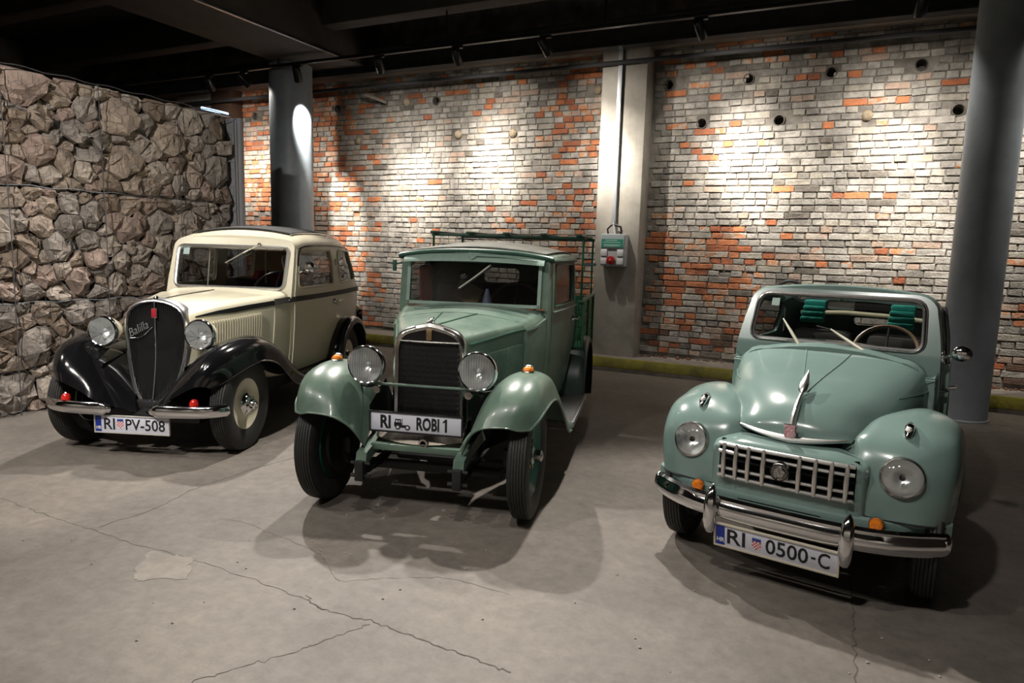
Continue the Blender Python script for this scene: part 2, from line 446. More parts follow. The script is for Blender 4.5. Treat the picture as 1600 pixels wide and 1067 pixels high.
def brick_kind(x, z):
    """which bricks lost their limewash: chances by place along the wall"""
    n = mno.noise(Vector((x*1.1, z*1.1, 3.3)))*.5 + mno.noise(Vector((x*3, z*3, 8)))*.35
    g = mno.noise(Vector((x*.9+7, z*.6, 1.7)))
    if x < -8.2: o = .80
    elif x < -6.6: o = .72 - .5*sm(-7.5, -6.6, x) + .15*sm(1.9, 1.2, z)
    elif x < -4.2: o = .05 + .12*sm(3.2, 3.8, z)
    elif x < -2.9: o = .05 + .50*sm(-4.2, -3.2, x) + .12*sm(1.3, .6, z)
    elif x < -1.2: o = .20 + .52*sm(2.1, 1.5, z) + .12*sm(3.0, 3.6, z)*sm(-1.2, -2, x)
    elif x < .4: o = .13 + .38*sm(1.9, 1.3, z)*sm(.3, -.8, x) + .07*sm(3.4, 3.8, z)
    else: o = .04 + .40*sm(1.25, .9, z)*sm(1.2, 1.7, x)
    o = max(0, o*(1+1.0*n))
    r = random.random()
    if z < .5 and r < .55 and x > -3: return random.choice(['brown', 'rust', 'pink', 'dark'])
    if r < o: return random.choices(['orange', 'rust', 'flaked', 'pink'], [4, 2.4, 4, 2.2])[0]
    dk = .12 + .5*max(0, g)
    if -2.4 < x < -1.5 and 2.1 < z < 3.0: dk += .25
    if abs(x+.65) < .3: dk += .3
    if z > 3.5: dk += .25
    if -7.2 < x < -6.3 and z > 2.6: dk += .2
    if random.random() < dk: return random.choices(['grey', 'pale', 'dark'], [5, 3, .6])[0]
    return random.choices(['white', 'cream', 'pale', 'pink', 'grey'], [5, 2.6, 3, .7, .6])[0]
def brick_shape(w, h, d, j=0.):
    c = .006
    v = [(-w/2, d, -h/2), (w/2, d, -h/2), (w/2, d, h/2), (-w/2, d, h/2),
         (-w/2, c, -h/2), (w/2, c, -h/2), (w/2, c, h/2), (-w/2, c, h/2),
         (-w/2+c, 0, -h/2+c), (w/2-c, 0, -h/2+c), (w/2-c, 0, h/2-c), (-w/2+c, 0, h/2-c)]
    v = np.array(v)
    if j: v[4:] += rng.normal(0, j, (8, 3))*[1, .6, 1]
    f = [(8, 9, 10, 11)]
    for a, b in ((0, 4), (4, 8)):
        for k in range(4): f.append((a+k, a+(k+1) % 4, b+(k+1) % 4, b+k))
    return v, f
bricks = []
ch, z, row = .0775, .225, 0
while z < 4.02:
    x = XL + rng.uniform(0, .2)
    head = row % 2 if random.random() < .85 else 1-row % 2
    while x < 2.6:
        isH = head if random.random() < ((.9 if head else .30) if x < -3 else (.88 if head else .62)) else 1-head
        w = (.125 if isH else .255)*rng.uniform(.9, 1.06)
        bx, bz = x+w/2, z+ch/2+.006*sin(x*1.7+row*.4)
        pil = -3.02 < bx < -2.32
        bad = any((abs(bx-hx) < .058+w/2*.55 and abs(bz-hz) < .058+.02) for hx, hz in HOLES+PLUGS)
        if not pil and not bad and bx < 2.5:
            bricks.append((bx, bz, w, row))
        x += w + rng.uniform(.007, .016)
    z += ch; row += 1
def size_seen(b):
    s = seen((b[0], YB, b[1]))
    if s is None or not (0 < s[0] < 1600 and 0 < s[1] < 640): return 0
    if 1490 < s[0] < 1590: return 0                                 # behind the round column
    if 1150 < s[0] < 1480 and s[1] > 445: return 0                  # behind the sage car
    return b[2]/s[2]**2
order = sorted(range(len(bricks)), key=lambda i: -size_seen(bricks[i]))
single = set(order[:300])
shapes = {}
JM = MB()
for i, (bx, bz, w, row) in enumerate(bricks):
    k = brick_kind(bx, bz)
    dy = rng.normal(0, .0035) + (.012 if random.random() < .05 else 0)
    h = .0655*rng.uniform(.95, 1.04); tilt = rng.normal(0, .008)
    if i in single:
        key = (round(w/.012), rng.randint(3))
        if key not in shapes:
            v, f = brick_shape(round(w/.012)*.012, .066, .05, .003)
            me = bpy.data.meshes.new('brick'); me.from_pydata([tuple(p) for p in v], [], f); me.materials.append(BM['white']); shapes[key] = me
        o = bpy.data.objects.new('brick', shapes[key]); COL.objects.link(o); o.parent = wall
        o.location = (bx, YB+dy-.004, bz); o.rotation_euler = (0, tilt, 0)
        o.material_slots[0].link = 'OBJECT'; o.material_slots[0].material = BM[k]
    else:
        v, f = brick_shape(w, h, .05, .003)
        v = v @ np.array([[1, 0, -tilt], [0, 1, 0], [tilt, 0, 1]])
        JM.add(v+[bx, YB+dy-.004, bz], f, BN.index(k))
me = JM.mesh('bricks'); jo = link('bricks', me, None, wall)
for n in BN: me.materials.append(BM[n])
me.polygons.foreach_set('material_index', JM.mi); jo['kind'] = 'stuff'
SLEEVE = mat('clay_sleeve', (.16, .14, .12), .9, noise=(20, .4), coord='World')
for k, (x, z) in enumerate(HOLES):
    MB().lathe([(.052, .04), (.052, 0), (.057, -.008), (.064, -.004), (.066, .03)], (x, YB-.004, z), 'y', 20).obj('hole_sleeve', SLEEVE, wall)
    MB().lathe([(.0, .0), (.06, 0), (.06, .01), (0, .01)], (x, YB+.26, z), 'y', 16).obj('hole_end', VOID, wall)
PLUGM = mat('stone_plug', (.36, .29, .20), .9, noise=(25, .4), bump=(30, .5), coord='World')
for x, z in PLUGS:
    m = MB().ball((x, YB+.01, z), (.062, .05, .062), 12)
    m.v = [tuple(np.array(p)+rng.normal(0, .003, 3)) for p in m.v]; m.obj('stone_plug', PLUGM, wall, 50)
# red paint scrawl right of the round column
SP = mat('red_spray_paint', (.55, .09, .08), .8)
for pts in ([(1.62, 1.72), (1.68, 1.79), (1.74, 1.80), (1.80, 1.77), (1.78, 1.72), (1.70, 1.69)], [(1.60, 1.63), (1.68, 1.66), (1.76, 1.62), (1.82, 1.64)], [(1.74, 1.72), (1.80, 1.66), (1.86, 1.70), (1.92, 1.78)]):
    p = catmull(pts, 5); MB().tube([(a, YB-.012, b) for a, b in p], .009, 5).obj('paint_mark', SP, wall)

# ---- kerb along the wall, pilaster, lintel
KERB = mat('kerb_concrete', (.27, .235, .20), .9, noise=(5, .4), bump=(30, .3), coord='World')
YEL = mat('worn_yellow_paint', (.30, .27, .035), .85, noise=(3.5, .5, (.13, .115, .05), (.3, .62)), bump=(30, .3), coord='World')
kerb = structure(MB().box((XL, 8.27, 0), (XR, YB+.02, .178)).obj('trim_1', KERB, smooth=None)); 
MB().rbox((XL, 8.252, .05), (XR, 8.30, .176), .008).obj('painted_band', YEL, kerb)
MB().rbox((XL, 8.262, 0), (XR, 8.30, .05), .008).obj('kerb_foot', KERB, kerb)
dm = MB()
for k in range(160):                                                   # crumbled brick along the foot of the wall
    x = rng.uniform(-3, 2.4); s = rng.uniform(.008, .03)
    dm.ball((x, YB-.01-rng.uniform(0, .12)*rng.uniform(0, 1), .178+s*.4), (s, s*.8, s*.6), 6)
g = dm.obj('rubble', mat('brick_rubble', (.22, .10, .06), .95, noise=(20, .5), coord='World'), kerb, None); g['kind'] = 'stuff'
PILM = mat('shuttered_concrete', (.42, .395, .35), .85, noise=(2.2, .3, (.29, .265, .23)), bump=(14, .15), coord='World')
pil = structure(MB().rbox((-2.97, 8.42, .17), (-2.40, YB+.1, 4.0), .012).obj('pilaster', PILM))
gv = MB()
for k in range(6): gv.box((-2.96+.093*k, 8.4195, .2), (-2.957+.093*k, 8.43, 3.95))
gv.obj('board_mark', mat('board_mark', (.30, .28, .25), .9), pil, None)
lint = structure(MB().box((XL, 8.3, 3.98), (XR, YB+.4, 4.2)).obj('lintel', mat('lintel_concrete', (.33, .29, .24), .9, noise=(3, .35), bump=(18, .3), coord='World'), smooth=None))

# ---- ceiling, beams
CEIL = mat('dark_ceiling', (.016, .0145, .013), .9, noise=(2, .4), bump=(8, .2), coord='World')  # near-black ceiling colour, slightly mottled
BEAM = mat('beam_concrete', (.042, .036, .03), .85, noise=(3, .35), bump=(10, .2), coord='World')
IRON = mat('black_steel', (.07, .07, .073), .32, .6, noise=(6, .4), coord='World')
structure(MB().box((XL, -6, 4.75), (XR, YB+.4, 4.95)).obj('ceiling', CEIL, smooth=None))
for k, (x0, x1) in enumerate(((-7.5, -6.42), (.6, 1.68))):
    b = structure(MB().rbox((x0, -6, 4.0), (x1, 8.3, 4.76), .02).obj('trim_%d' % (k+2), BEAM))
    MB().rbox((x1-.012, -6, 3.985), (x1+.02, 7.9, 4.01), .004).obj('edge_rail', STEEL, b)
for k, y in enumerate((1.2, 3.4, 5.6, 7.42)):
    structure(MB().rbox((XL, y-.13, 4.3), (XR, y+.13, 4.76), .02).obj('trim_%d' % (k+4), BEAM))
ib = MB()
ib.box((XL, 8.12, 4.20), (XR, 8.285, 4.22)); ib.box((XL, 8.19, 3.92), (XR, 8.21, 4.20)); ib.box((XL, 8.12, 3.90), (XR, 8.285, 3.92))
ib = tag(ib.obj('steel_joist', IRON, smooth=None), 'long black steel joist running under the ceiling in front of the brick wall', 'beam')
tag(MB().tube([(XL, 8.33, 3.76), (-3.2, 8.33, 3.765), (.95, 8.33, 3.77), (1.06, 8.38, 3.75), (1.1, 8.5, 3.64), (1.1, 8.66, 3.60)], .027, 10, sq=(1, 1)).obj('service_pipe', mat('grey_pipe', (.05, .05, .053), .7, spec=.2), None), 'grey service pipe running high across the brick wall and pilaster', 'pipe')
tag(MB().tube([(-6.42, 8.66, 3.60), (-6.62, 8.42, 3.69)], .025, 6).obj('pipe_brace', mat('worn_steel', (.25, .22, .19), .6), None), 'slanting steel brace beside the round column, reaching up from the pipe', 'brace')
tr = MB().rbox((-10.5, 7.37, 3.877), (3.5, 7.43, 3.917), .006)
TRK = mat('track_black', (.02, .02, .02), .3, .4)
trk = tag(tr.obj('lighting_track', TRK), 'thin black lighting track hung under the ceiling', 'track')
for x in (-7.3, -4.6, -2.6, -.4):
    MB().tube([(x, 7.4, 3.91), (x, 7.4, 4.31)], .012, 6).obj('drop_rod', TRK, trk)

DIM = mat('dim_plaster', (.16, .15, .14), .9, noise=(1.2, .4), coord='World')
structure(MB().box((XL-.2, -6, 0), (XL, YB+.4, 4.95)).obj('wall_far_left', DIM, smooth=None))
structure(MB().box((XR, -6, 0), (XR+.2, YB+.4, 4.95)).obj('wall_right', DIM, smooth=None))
structure(MB().box((XL, -6.2, 0), (XR, -6, 4.95)).obj('wall_front', mat('front_plaster', (.45, .43, .40), .9, noise=(1.2, .3), coord='World'), smooth=None))  # unseen wall, put in pale for the chrome to reflect
# ---- round columns
COLM = mat('grey_column_paint', (.27, .305, .335), .45, noise=(4, .2), bump=(9, .1), coord='World')
def column(x, y, r, h, label):
    m = MB().lathe([(r+.015, 0), (r+.015, .012), (r, .02), (r, h)], (x, y, 0), 'z', 48)
    o = m.obj('round_column', COLM); tag(o, label, 'column'); structure(o); return o
column(-7.46, 7.8, .30, 4.0, 'round grey column with a spotlit top, behind the cream car')
column(1.06, 7.78, .222, 4.0, 'round grey column standing behind the sage green car')

# ---- gabion wall: caged stones
GX = -6.15
gab = structure(MB().box((GX-.75, 1.92, 0), (GX-.14, 5.555, 2.74)).obj('wall_left', mat('gabion_core', (.022, .02, .018), .95), smooth=None))
STN = [mat('stone_%s' % n, c, .88, noise=(7, .4, d, (.32, .68)), bump=(28, .55), coord='World') for n, c, d in
       (('buff', (.46, .372, .295), (.24, .192, .158)), ('grey', (.40, .35, .31), (.19, .168, .15)), ('rosy', (.44, .335, .28), (.24, .178, .15)),
        ('pale', (.53, .455, .385), (.27, .23, .195)), ('brown', (.31, .235, .178), (.17, .13, .10)))]
Y0, Y1, ZT = 1.9, 5.56, 2.84
seeds = []
TIER = (0, .94, 1.9, 2.84)
for r, n in ((.18, 12), (.135, 46), (.10, 170), (.078, 330), (.056, 500)):
    for _ in range(n*14):
        if sum(1 for s in seeds if s[2] == r) >= n: break
        y, zz = rng.uniform(Y0, Y1), rng.uniform(.02, ZT-.02)
        if r > .16 and zz < 1.7 and random.random() < .6: continue
        if any(abs(zz-t) < r*.55 for t in TIER[1:3]) : continue
        if zz < r*.6 or zz > ZT-r*.55: continue
        if all(((y-a)/1.25)**2+(zz-b)**2 > (.74*(r+s))**2 for a, b, s in seeds): seeds.append((y, zz, r))
sd = np.array(seeds)
stones = []
for i, (y, zz, r) in enumerate(seeds):
    poly = [(y-.5, zz-.5), (y+.5, zz-.5), (y+.5, zz+.5), (y-.5, zz+.5)]
    t = max(k for k in range(3) if zz >= TIER[k]); lim = [(0, 1, -TIER[t]), (0, -1, TIER[t+1]), (-1, 0, Y1)]
    hp = [(a, b, c) for a, b, c in lim]
    for j in np.argsort((sd[:, 0]-y)**2+(sd[:, 1]-zz)**2)[1:22]:
        # power-diagram half plane between the two seeds
        dx, dz = sd[j, 0]-y, sd[j, 1]-zz; D2 = dx*dx+dz*dz
        k = (D2 + r*r - sd[j, 2]**2)/2
        hp.append((-dx, -dz, k+dx*y+dz*zz))
    for a, b, c in hp:
        out = []
        for q in range(len(poly)):
            P, Q = poly[q], poly[(q+1) % len(poly)]
            dP, dQ = a*P[0]+b*P[1]+c, a*Q[0]+b*Q[1]+c
            if dP >= 0: out.append(P)
            if dP*dQ < 0: t_ = dP/(dP-dQ); out.append((P[0]+(Q[0]-P[0])*t_, P[1]+(Q[1]-P[1])*t_))
        poly = out
        if len(poly) < 3: break
    if len(poly) >= 3: stones.append((np.array(poly), r))
def stone(poly, r):
    c = poly.mean(0); A = poly-c; size = np.abs(A).max()
    if size < .03: return None
    # round the cell a little and roughen the outline
    ring = []
    for P, Q in zip(A, np.roll(A, -1, 0)):
        if np.linalg.norm(Q-P) < .02: continue
        for t in (rng.uniform(.08, .22), rng.uniform(.78, .92)): ring.append((P+(Q-P)*t)*rng.uniform(.95, 1.03))
    ring = np.array(ring); n = len(ring)
    if n < 5: return None
    dep = min(.16, .75*size)
    sh = rng.normal(0, .20*size, 2); tl = rng.normal(0, .30, 2)                                          # a tilted broken face
    off = rng.uniform(-.03, .012)
    rows = []
    for sc, h, j in ((.82, -.9, .05), (1., -.35, .03), (.93, .1, .06), (.66, .45, .10), (.3, .62, .10)):
        q = ring*sc*(1+rng.normal(0, j, (n, 1))) + (sh*(1-sc) if h > 0 else 0)
        hh = dep*h*.62 + (q @ tl)*(1 if h > 0 else .3) + rng.normal(0, .10*dep if h > 0 else .02*dep, n)
        rows.append([(GX-.075+off+min(a, .085), c[0]+b[0], c[1]+b[1]) for a, b in zip(hh, q)])
    ctr = (GX-.075+off+min(dep*.6+rng.normal(0, .1*dep), .09), c[0]+sh[0]+rng.normal(0, .05*size), c[1]+sh[1]+rng.normal(0, .05*size))
    m = MB().grid(rows, False, True); k = len(m.v); m.v.append(ctr); b = k-n
    m.f += [(b+i, b+(i+1) % n, k) for i in range(n)]; m.mi += [0]*n
    # triangulate quads at random so that facets break
    f = []
    for q in m.f:
        if len(q) == 4: f += [(q[0], q[1], q[2]), (q[0], q[2], q[3])] if random.random() < .5 else [(q[0], q[1], q[3]), (q[1], q[2], q[3])]
        else: f.append(q)
    m.f = f; m.mi = [0]*len(f); return m
stones.sort(key=lambda s: -np.ptp(s[0][:, 0])*np.ptp(s[0][:, 1]))
SM = MB(); cnt = 0
for y in np.arange(Y0, Y1-.03, .10):                                    # stones of the second layer, seen through the gaps
    for zz in np.arange(.04, 2.66, .095):
        r_ = rng.uniform(.055, .085); cy, cz = y+rng.uniform(-.03, .03), zz+rng.uniform(-.03, .03)
        m = stone(np.array([(cy+r_*cos(a+.3)*rng.uniform(.8, 1.1), cz+r_*.8*sin(a+.3)*rng.uniform(.8, 1.1)) for a in np.arange(5)*2*pi/5]), r_)
        if m: SM.add([(a-.055, b, c) for a, b, c in m.v], m.f, random.randrange(5))
for poly, r in stones:
    m = stone(poly, r)
    if m is None: continue
    mi = random.choices(range(5), [3, 3.2, 2, 2, 1.3])[0]
    if cnt < 298:
        m.obj('stone', STN[mi], gab, 22); cnt += 1
    else:
        SM.add(m.v, m.f, mi)
if SM.f:
    so = SM.obj('small_stones', None, gab, 22, mats=STN); so['kind'] = 'stuff'
for y in np.arange(1.95, 5.42, .17):                                     # stones showing along the top edge
    r = rng.uniform(.07, .12)
    pol = np.array([(y+r*cos(a), 2.70+.1*sin(a)) for a in np.arange(8)*pi/4]); m = stone(pol, r)
    m.v = [(a-.2-.25*(c-2.7), b, c+.07) for a, b, c in m.v]; SM2 = m if y < 2 else SM2.add(m.v, m.f)
t_ = SM2.obj('top_stones', STN[0], gab, 22); t_['kind'] = 'stuff'
WIRE = mat('galvanised_wire', (.11, .115, .125), .6, .5)
wm = MB(); hx, hz = .055, .09
def wire(a, b, r=.0014): wm.tube([a, b], r, 3, cap=False)
ny, nz = int((Y1-Y0)/hx), int(ZT/hz)
for j in range(nz):
    for i in range(ny):
        y, zz = Y0+i*hx, j*hz; xx = GX+.018+.012*sin(y*5)*sin(zz*4)
        up = (i+j) % 2
        a = (xx, y, zz+(hz*.3 if up else 0)); b = (xx, y+hx, zz+(0 if up else hz*.3))
        wire(a, b)
        if up: wire(a, (xx, y, zz+hz), .002)
w_ = wm.obj('wire_mesh', WIRE, gab, None, fix=False); w_['kind'] = 'stuff'
for y in (2.4, 3.25, 4.05, 4.85, 5.55):
    MB().tube([(GX+.02, y, 0), (GX+.024, y+.01, 1.4), (GX+.02, y, ZT-.01), (GX-.6, y, ZT-.02)], .0045, 5).obj('selvedge_wire', WIRE, gab)
for zz in TIER[1:]:
    MB().tube([(GX+.016, y, zz+.008*sin(y*17)) for y in np.arange(Y0, Y1, .07)], .0045, 5).obj('selvedge_wire', WIRE, gab)
post = MB().rbox((GX-.62, 5.625, 0), (GX+.03, 5.675, 2.83), .006)
tag(post.obj('steel_post', mat('post_grey', (.30, .30, .31), .5), None), 'grey steel end plate closing off the caged stone wall', 'post')
lt = root('tube_lamp', 'short bluish white tube lamp glowing on top of the stone wall end', 'lamp', (GX-.2, 5.45, 2.84))
MB().rbox((-.05, -.16, .0), (.05, .20, .03), .006).obj('lamp_body', STEEL, lt)
MB().tube([(.03, -.15, .045), (.03, .19, .045)], .016, 8).obj('tube', mat('blue_white_glow', (.6, .75, 1), .4, emit=((.42, .66, 1), 2.6)), lt)
bp = structure(MB().rbox((-9.86, 8.45, 0), (-9.42, YB+.1, 4.0), .01).obj('trim_9', mat('brown_post', (.10, .055, .035), .7, noise=(4, .3), coord='World')))
structure(MB().rbox((-10.75, 8.5, 3.0), (-9.9, 8.7, 3.95), .01).obj('trim_10', mat('pale_plaster', (.48, .44, .40), .9, noise=(4, .2), coord='World')))

# ---- spotlights on the track
def spotlight(x, tgt, power, ang, label, z=3.76, y=7.4, blend=1., lamp=True, col=(1, .93, .83), field=.11):
    o = root('spotlight', label, 'spotlight', (x, y, z), 0, None)
    d = (Vector(tgt)-Vector((x, y, z))).normalized()
    q = d.to_track_quat('-Z', 'Y').to_matrix()
    m = MB().lathe([(0, .10), (.045, .10), (.052, .09), (.056, -.09), (.050, -.10), (.046, -.07), (0, -.06)], (0, 0, 0), 'z', 20)
    move(m, (0, 0, 0), q); m.obj('lamp_housing', TRK, o)
    m = MB().tube([(0, 0, 0), (0, 0, .1)], .014, 8); m.rbox((-.07, -.02, .09), (.07, .02, .115), .004); m.obj('bracket', TRK, o)
    m = MB().lathe([(0, -.058), (.044, -.062)], (0, 0, 0), 'z', 16); move(m, (0, 0, 0), q)
    m.obj('lamp_face', mat('warm_lamp', (1, .9, .7), .4, emit=((1, .85, .6), 6)), o)
    if lamp:                                                            # hot centre and wide field of the same reflector
        spot('spot_beam', Vector((x, y, z))+d*.13, tgt, power*(1 if not field else .62), ang, blend, col, .03)
        if field: spot('spot_halo', Vector((x, y, z))+d*.13, tgt, power*.27, ang*1.75, 1., col, .03)
        spot('spot_field', Vector((x, y, z))+d*.13, tgt, power*field, 125, 1., col, .03)
spotlight(-8.65, (-9.10, 8.72, 2.5), 640, 42, 'black track spotlight farthest left, above the end of the stone wall')
spotlight(-7.95, (-7.25, 8.72, 2.4), 330, 40, 'black track spotlight just left of the spotlit round column')
spotlight(-6.96, (-7.19, 7.90, 2.95), 800, 40, 'black track spotlight in front of the round column, lighting its top', field=0, blend=.6, col=(1, .97, .9))
spotlight(-5.59, (-6.01, 8.72, 2.2), 850, 40, 'black track spotlight right of the round column, first along')
spotlight(-4.45, (-4.67, 8.72, 2.45), 850, 40, 'black track spotlight above the roof rack of the green truck')
spotlight(-3.30, (-2.86, 8.42, 2.60), 700, 36, 'black track spotlight aimed at the concrete pilaster')
spotlight(-1.58, (-1.23, 8.72, 2.50), 1200, 35, 'black track spotlight right of the pilaster', field=.07)
spotlight(.36, (.22, 8.72, 2.2), 680, 50, 'black track spotlight nearest the right-hand round column')
spotlight(2.1, (1.6, 8.72, 2.1), 500, 52, 'black track spotlight beyond the right-hand round column')

# ---- power box with its cable duct on the pilaster
duct = tag(MB().rbox((-2.755, 8.375, 1.86), (-2.70, 8.42, 3.94), .004).obj('cable_duct', mat('duct_grey', (.60, .62, .65), .35, .25)), 'slim shiny metal cable duct running down the pilaster', 'duct')
MB().tube([(-2.70, 8.39, 3.2), (-2.693, 8.39, 3.94), (-2.64, 8.38, 3.98)], .006, 6).obj('cable', DARK, duct)
px = root('power_box', 'pale grey socket box with teal label and red socket, on the pilaster', 'power box', (-2.69, 8.42, 1.32))
BOXM = mat('box_grey', (.50, .52, .55), .4); 
MB().rbox((-.16, -.13, 0), (.16, 0, .40), .012).obj('box_body', BOXM, px)
MB().rbox((-.15, -.145, .225), (.15, -.128, .395), .006).obj('label_window', mat('box_lid_grey', (.36, .42, .43), .25), px)
lb = MB().box((-.14, -.148, .235), (.135, -.1455, .335)).obj('teal_label', mat('label_teal', (.03, .27, .20), .4), px, None)
m = MB()
for a, b, z0 in ((-.09, .06, .315), (-.12, .10, .292), (-.11, .11, .262), (-.11, .09, .247)): m.box((a, -.1492, z0), (b, -.148, z0+.009))
m.obj('label_line', mat('label_pale', (.45, .62, .56), .5), lb, None)
for sx in (-1, 1):
    for z0 in (.125, .025):
        s_ = MB().rbox((sx*.105-.04, -.152, z0), (sx*.105+.04, -.125, z0+.085), .008).obj('socket', WHITE, px)
        MB().rbox((sx*.105-.035, -.158, z0-.004), (sx*.105+.035, -.148, z0+.008), .003).obj('socket_flap', mat('flap_grey', (.25, .27, .28), .5), s_)
s_ = MB().lathe([(.0, -.05), (.03, -.05), (.05, -.045), (.052, 0), (0, 0)], (-.01, -.128, .075), 'y', 24).obj('red_socket', mat('socket_red', (.36, .015, .015), .35), px)
MB().ball((-.01, -.18, .075), (.018, .01, .018), 10).obj('socket_cap', mat('cap_red', (.6, .12, .08), .3), s_)
MB().tube([(-.09, -.05, .39), (-.10, -.06, .46), (-.06, -.06, .50), (-.03, -.05, .52)], .012, 8).obj('cable', DARK, px)
MB().tube([(.06, -.05, .39), (.085, -.06, .43), (.07, -.06, .49), (.01, -.05, .51), (-.03, -.05, .52)], .014, 8).obj('cable', DARK, px)
MB().tube([(0, -.05, .39), (-.01, -.06, .46), (-.03, -.05, .54)], .012, 8).obj('cable', mat('white_cable', (.6, .6, .6), .5), px)
# ================================================================== CAR PARTS SHARED BY THE THREE
def tyre_mb(r, w, rim, ribs=6, x0=0.):
    """tyre with grooved tread, axle along x, centre at the origin"""
    sw = w/2; prof = [(rim, -sw*.62), (rim+.012, -sw*.8), ((r+rim)/2, -sw*1.0), (r-.03, -sw*.96), (r-.010, -sw*.80)]
    tw = sw*.76; n = ribs
    for k in range(n):
        a = -tw+2*tw*k/n; b = -tw+2*tw*(k+1)/n; g = (b-a)*.12
        ra = r-.006*abs((a+b)/2/tw)**2
        prof += [(ra-.007, a+g*.2), (ra, a+g), (ra, b-g), (ra-.007, b-g*.2)]
    prof += [(r-.010, sw*.80), (r-.03, sw*.96), ((r+rim)/2, sw), (rim+.012, sw*.8), (rim, sw*.62)]
    return MB().lathe([(a, h) for a, h in prof], (x0, 0, 0), 'x', 64)
def wheel(car, x, y, r, w, rim, style, steer=0., sg=1):
    """wheel > tyre, hub_cap, ... ; the rim disc is the wheel mesh itself"""
    R = Matrix.Rotation(steer, 3, 'Z'); c = (x, y, r)
    def put(m): 
        if sg < 0: m = m.mirror()
        return move(m, c, R)
    if style == 'disc':      # solid cream disc with chrome cap
        m = MB().lathe([(0, .030), (.06, .032), (.10, .026), (rim-.03, .034), (rim-.012, .040), (rim+.004, .046), (rim+.008, .03), (rim, -.05), (0, -.05)], (0, 0, 0), 'x', 48)
        wh = put(m).obj('wheel', CREAM, car)
        m = MB().lathe([(.078, .028), (.080, .045), (.066, .060), (.062, .075), (.040, .085), (.036, .105), (.020, .112), (.016, .125), (0, .127)], (0, 0, 0), 'x', 32)
        h = put(m).obj('hub_cap', CHROME, wh)
    elif style == 'spoked':  # green artillery wheel with holes and a hub
        m = MB().lathe([(0, .0), (.07, .0), (.10, -.012), (rim-.05, -.005), (rim-.02, .012), (rim+.004, .040), (rim+.008, .02), (rim, -.05), (0, -.05)], (0, 0, 0), 'x', 48)
        wh = put(m).obj('wheel', mat('wheel_green', (.015, .13, .10), .3), car)
        m = MB().lathe([(.055, .0), (.055, .03), (.035, .04), (.033, .075), (.02, .085), (0, .087)], (0, 0, 0), 'x', 24)
        put(m).obj('hub_cap', CHROME_OLD, wh)
        for k in range(5):
            a = 2*pi*k/5; m = MB().lathe([(0, .028), (.012, .026), (.013, 0)], (0, .078*cos(a), .078*sin(a)), 'x', 8); put(m).obj('wheel_nut', mat('brass_nut', (.5, .33, .10), .3, 1.), wh)
    else:
        m = MB().lathe([(0, .01), (.07, .012), (.11, 0), (rim-.02, .02), (rim+.004, .035), (rim+.006, .02), (rim, -.05), (0, -.05)], (0, 0, 0), 'x', 40)
        wh = put(m).obj('wheel', SAGE, car)
        put(MB().lathe([(.085, .008), (.08, .03), (.05, .045), (0, .05)], (0, 0, 0), 'x', 24)).obj('hub_cap', CHROME, wh)
    put(MB().lathe([(0, -.075), (rim*.78, -.075), (rim*.8, -.06), (rim*.99, -.055), (rim*.99, -.048), (0, -.048)], (0, 0, 0), 'x', 32)).obj('drum_shade', DARK, wh)  # dark drum disc put in for the shadow inside the wheel
    put(tyre_mb(r, w, rim)).obj('tyre', RUBBER, wh, 40)
    return wh
def headlamp(car, x, y, z, r, shellm, depth=.16, fluted=True, stalk=None, tilt=0.):
    """bowl shell > chrome bezel, reflector, lens"""
    c = (x, y, z)
    prof = [(0, depth), (r*.25, depth*.97), (r*.6, depth*.75), (r*.86, depth*.4), (r*.95, .02), (r*.93, 0)]
    s = MB().lathe(prof, c, 'y', 32).obj('headlamp', shellm, car)
    MB().lathe([(r*.95, .030), (r*1.02, .022), (r*1.04, .004), (r*1.01, -.010), (r*.95, -.016), (r*.90, -.012)], c, 'y', 40).obj('chrome_bezel', CHROME, s)
    MB().lathe([(r*.94, -.004), (r*.8, .025), (r*.55, .06), (r*.3, .085), (0, .095)], c, 'y', 32).obj('reflector', REFLECT, s)
    MB().ball((x, y+.035, z), (.014, .02, .014), 10).obj('bulb', mat('bulb_glass', (.8, .8, .8), .1), s)
    m = MB().lathe([(r*.935, -.010), (r*.7, -.020), (r*.4, -.027), (0, -.030)], c, 'y', 32)
    m.obj('lens', LENS, s)
    if fluted:
        m = MB(); n = 13
        for k in range(n):
            u = -r*.86+2*r*.86*(k+.5)/n; h = sqrt(max(0, (r*.88)**2-u*u)); e = 1-(u/r)**2
            m.tube([(x+u, y-.012-.016*e*(1-t*t), z+h*t) for t in np.linspace(-1, 1, 7)], .0016, 4)
        m.obj('lens_flute', glass('flute_glass', (.86, .88, .9), .2, .15), s)
    return s
def plate_chequer(x, y, z, h):
    """the little chequered shield with its crown"""
    R_, Wm, B_ = MB(), MB(), MB(); w = h*.62; n = 5; cw = w/n
    for i in range(n):
        for j in range(n):
            zz = z+h*.66-(j+1)*cw; xx = x-w/2+i*cw
            if j == n-1 and i in (0, n-1): continue
            (R_ if (i+j) % 2 == 0 else Wm).box((xx, y-.0012, zz), (xx+cw, y+.0005, zz+cw))
    for k in range(5): B_.prism([(x-w/2+k*cw, z+h*.70), (x-w/2+(k+1)*cw, z+h*.70), (x-w/2+(k+.9)*cw, z+h*.9), (x-w/2+(k+.5)*cw, z+h*.97), (x-w/2+(k+.1)*cw, z+h*.9)], 'y', y-.0012, y+.0005)
    return R_, Wm, B_
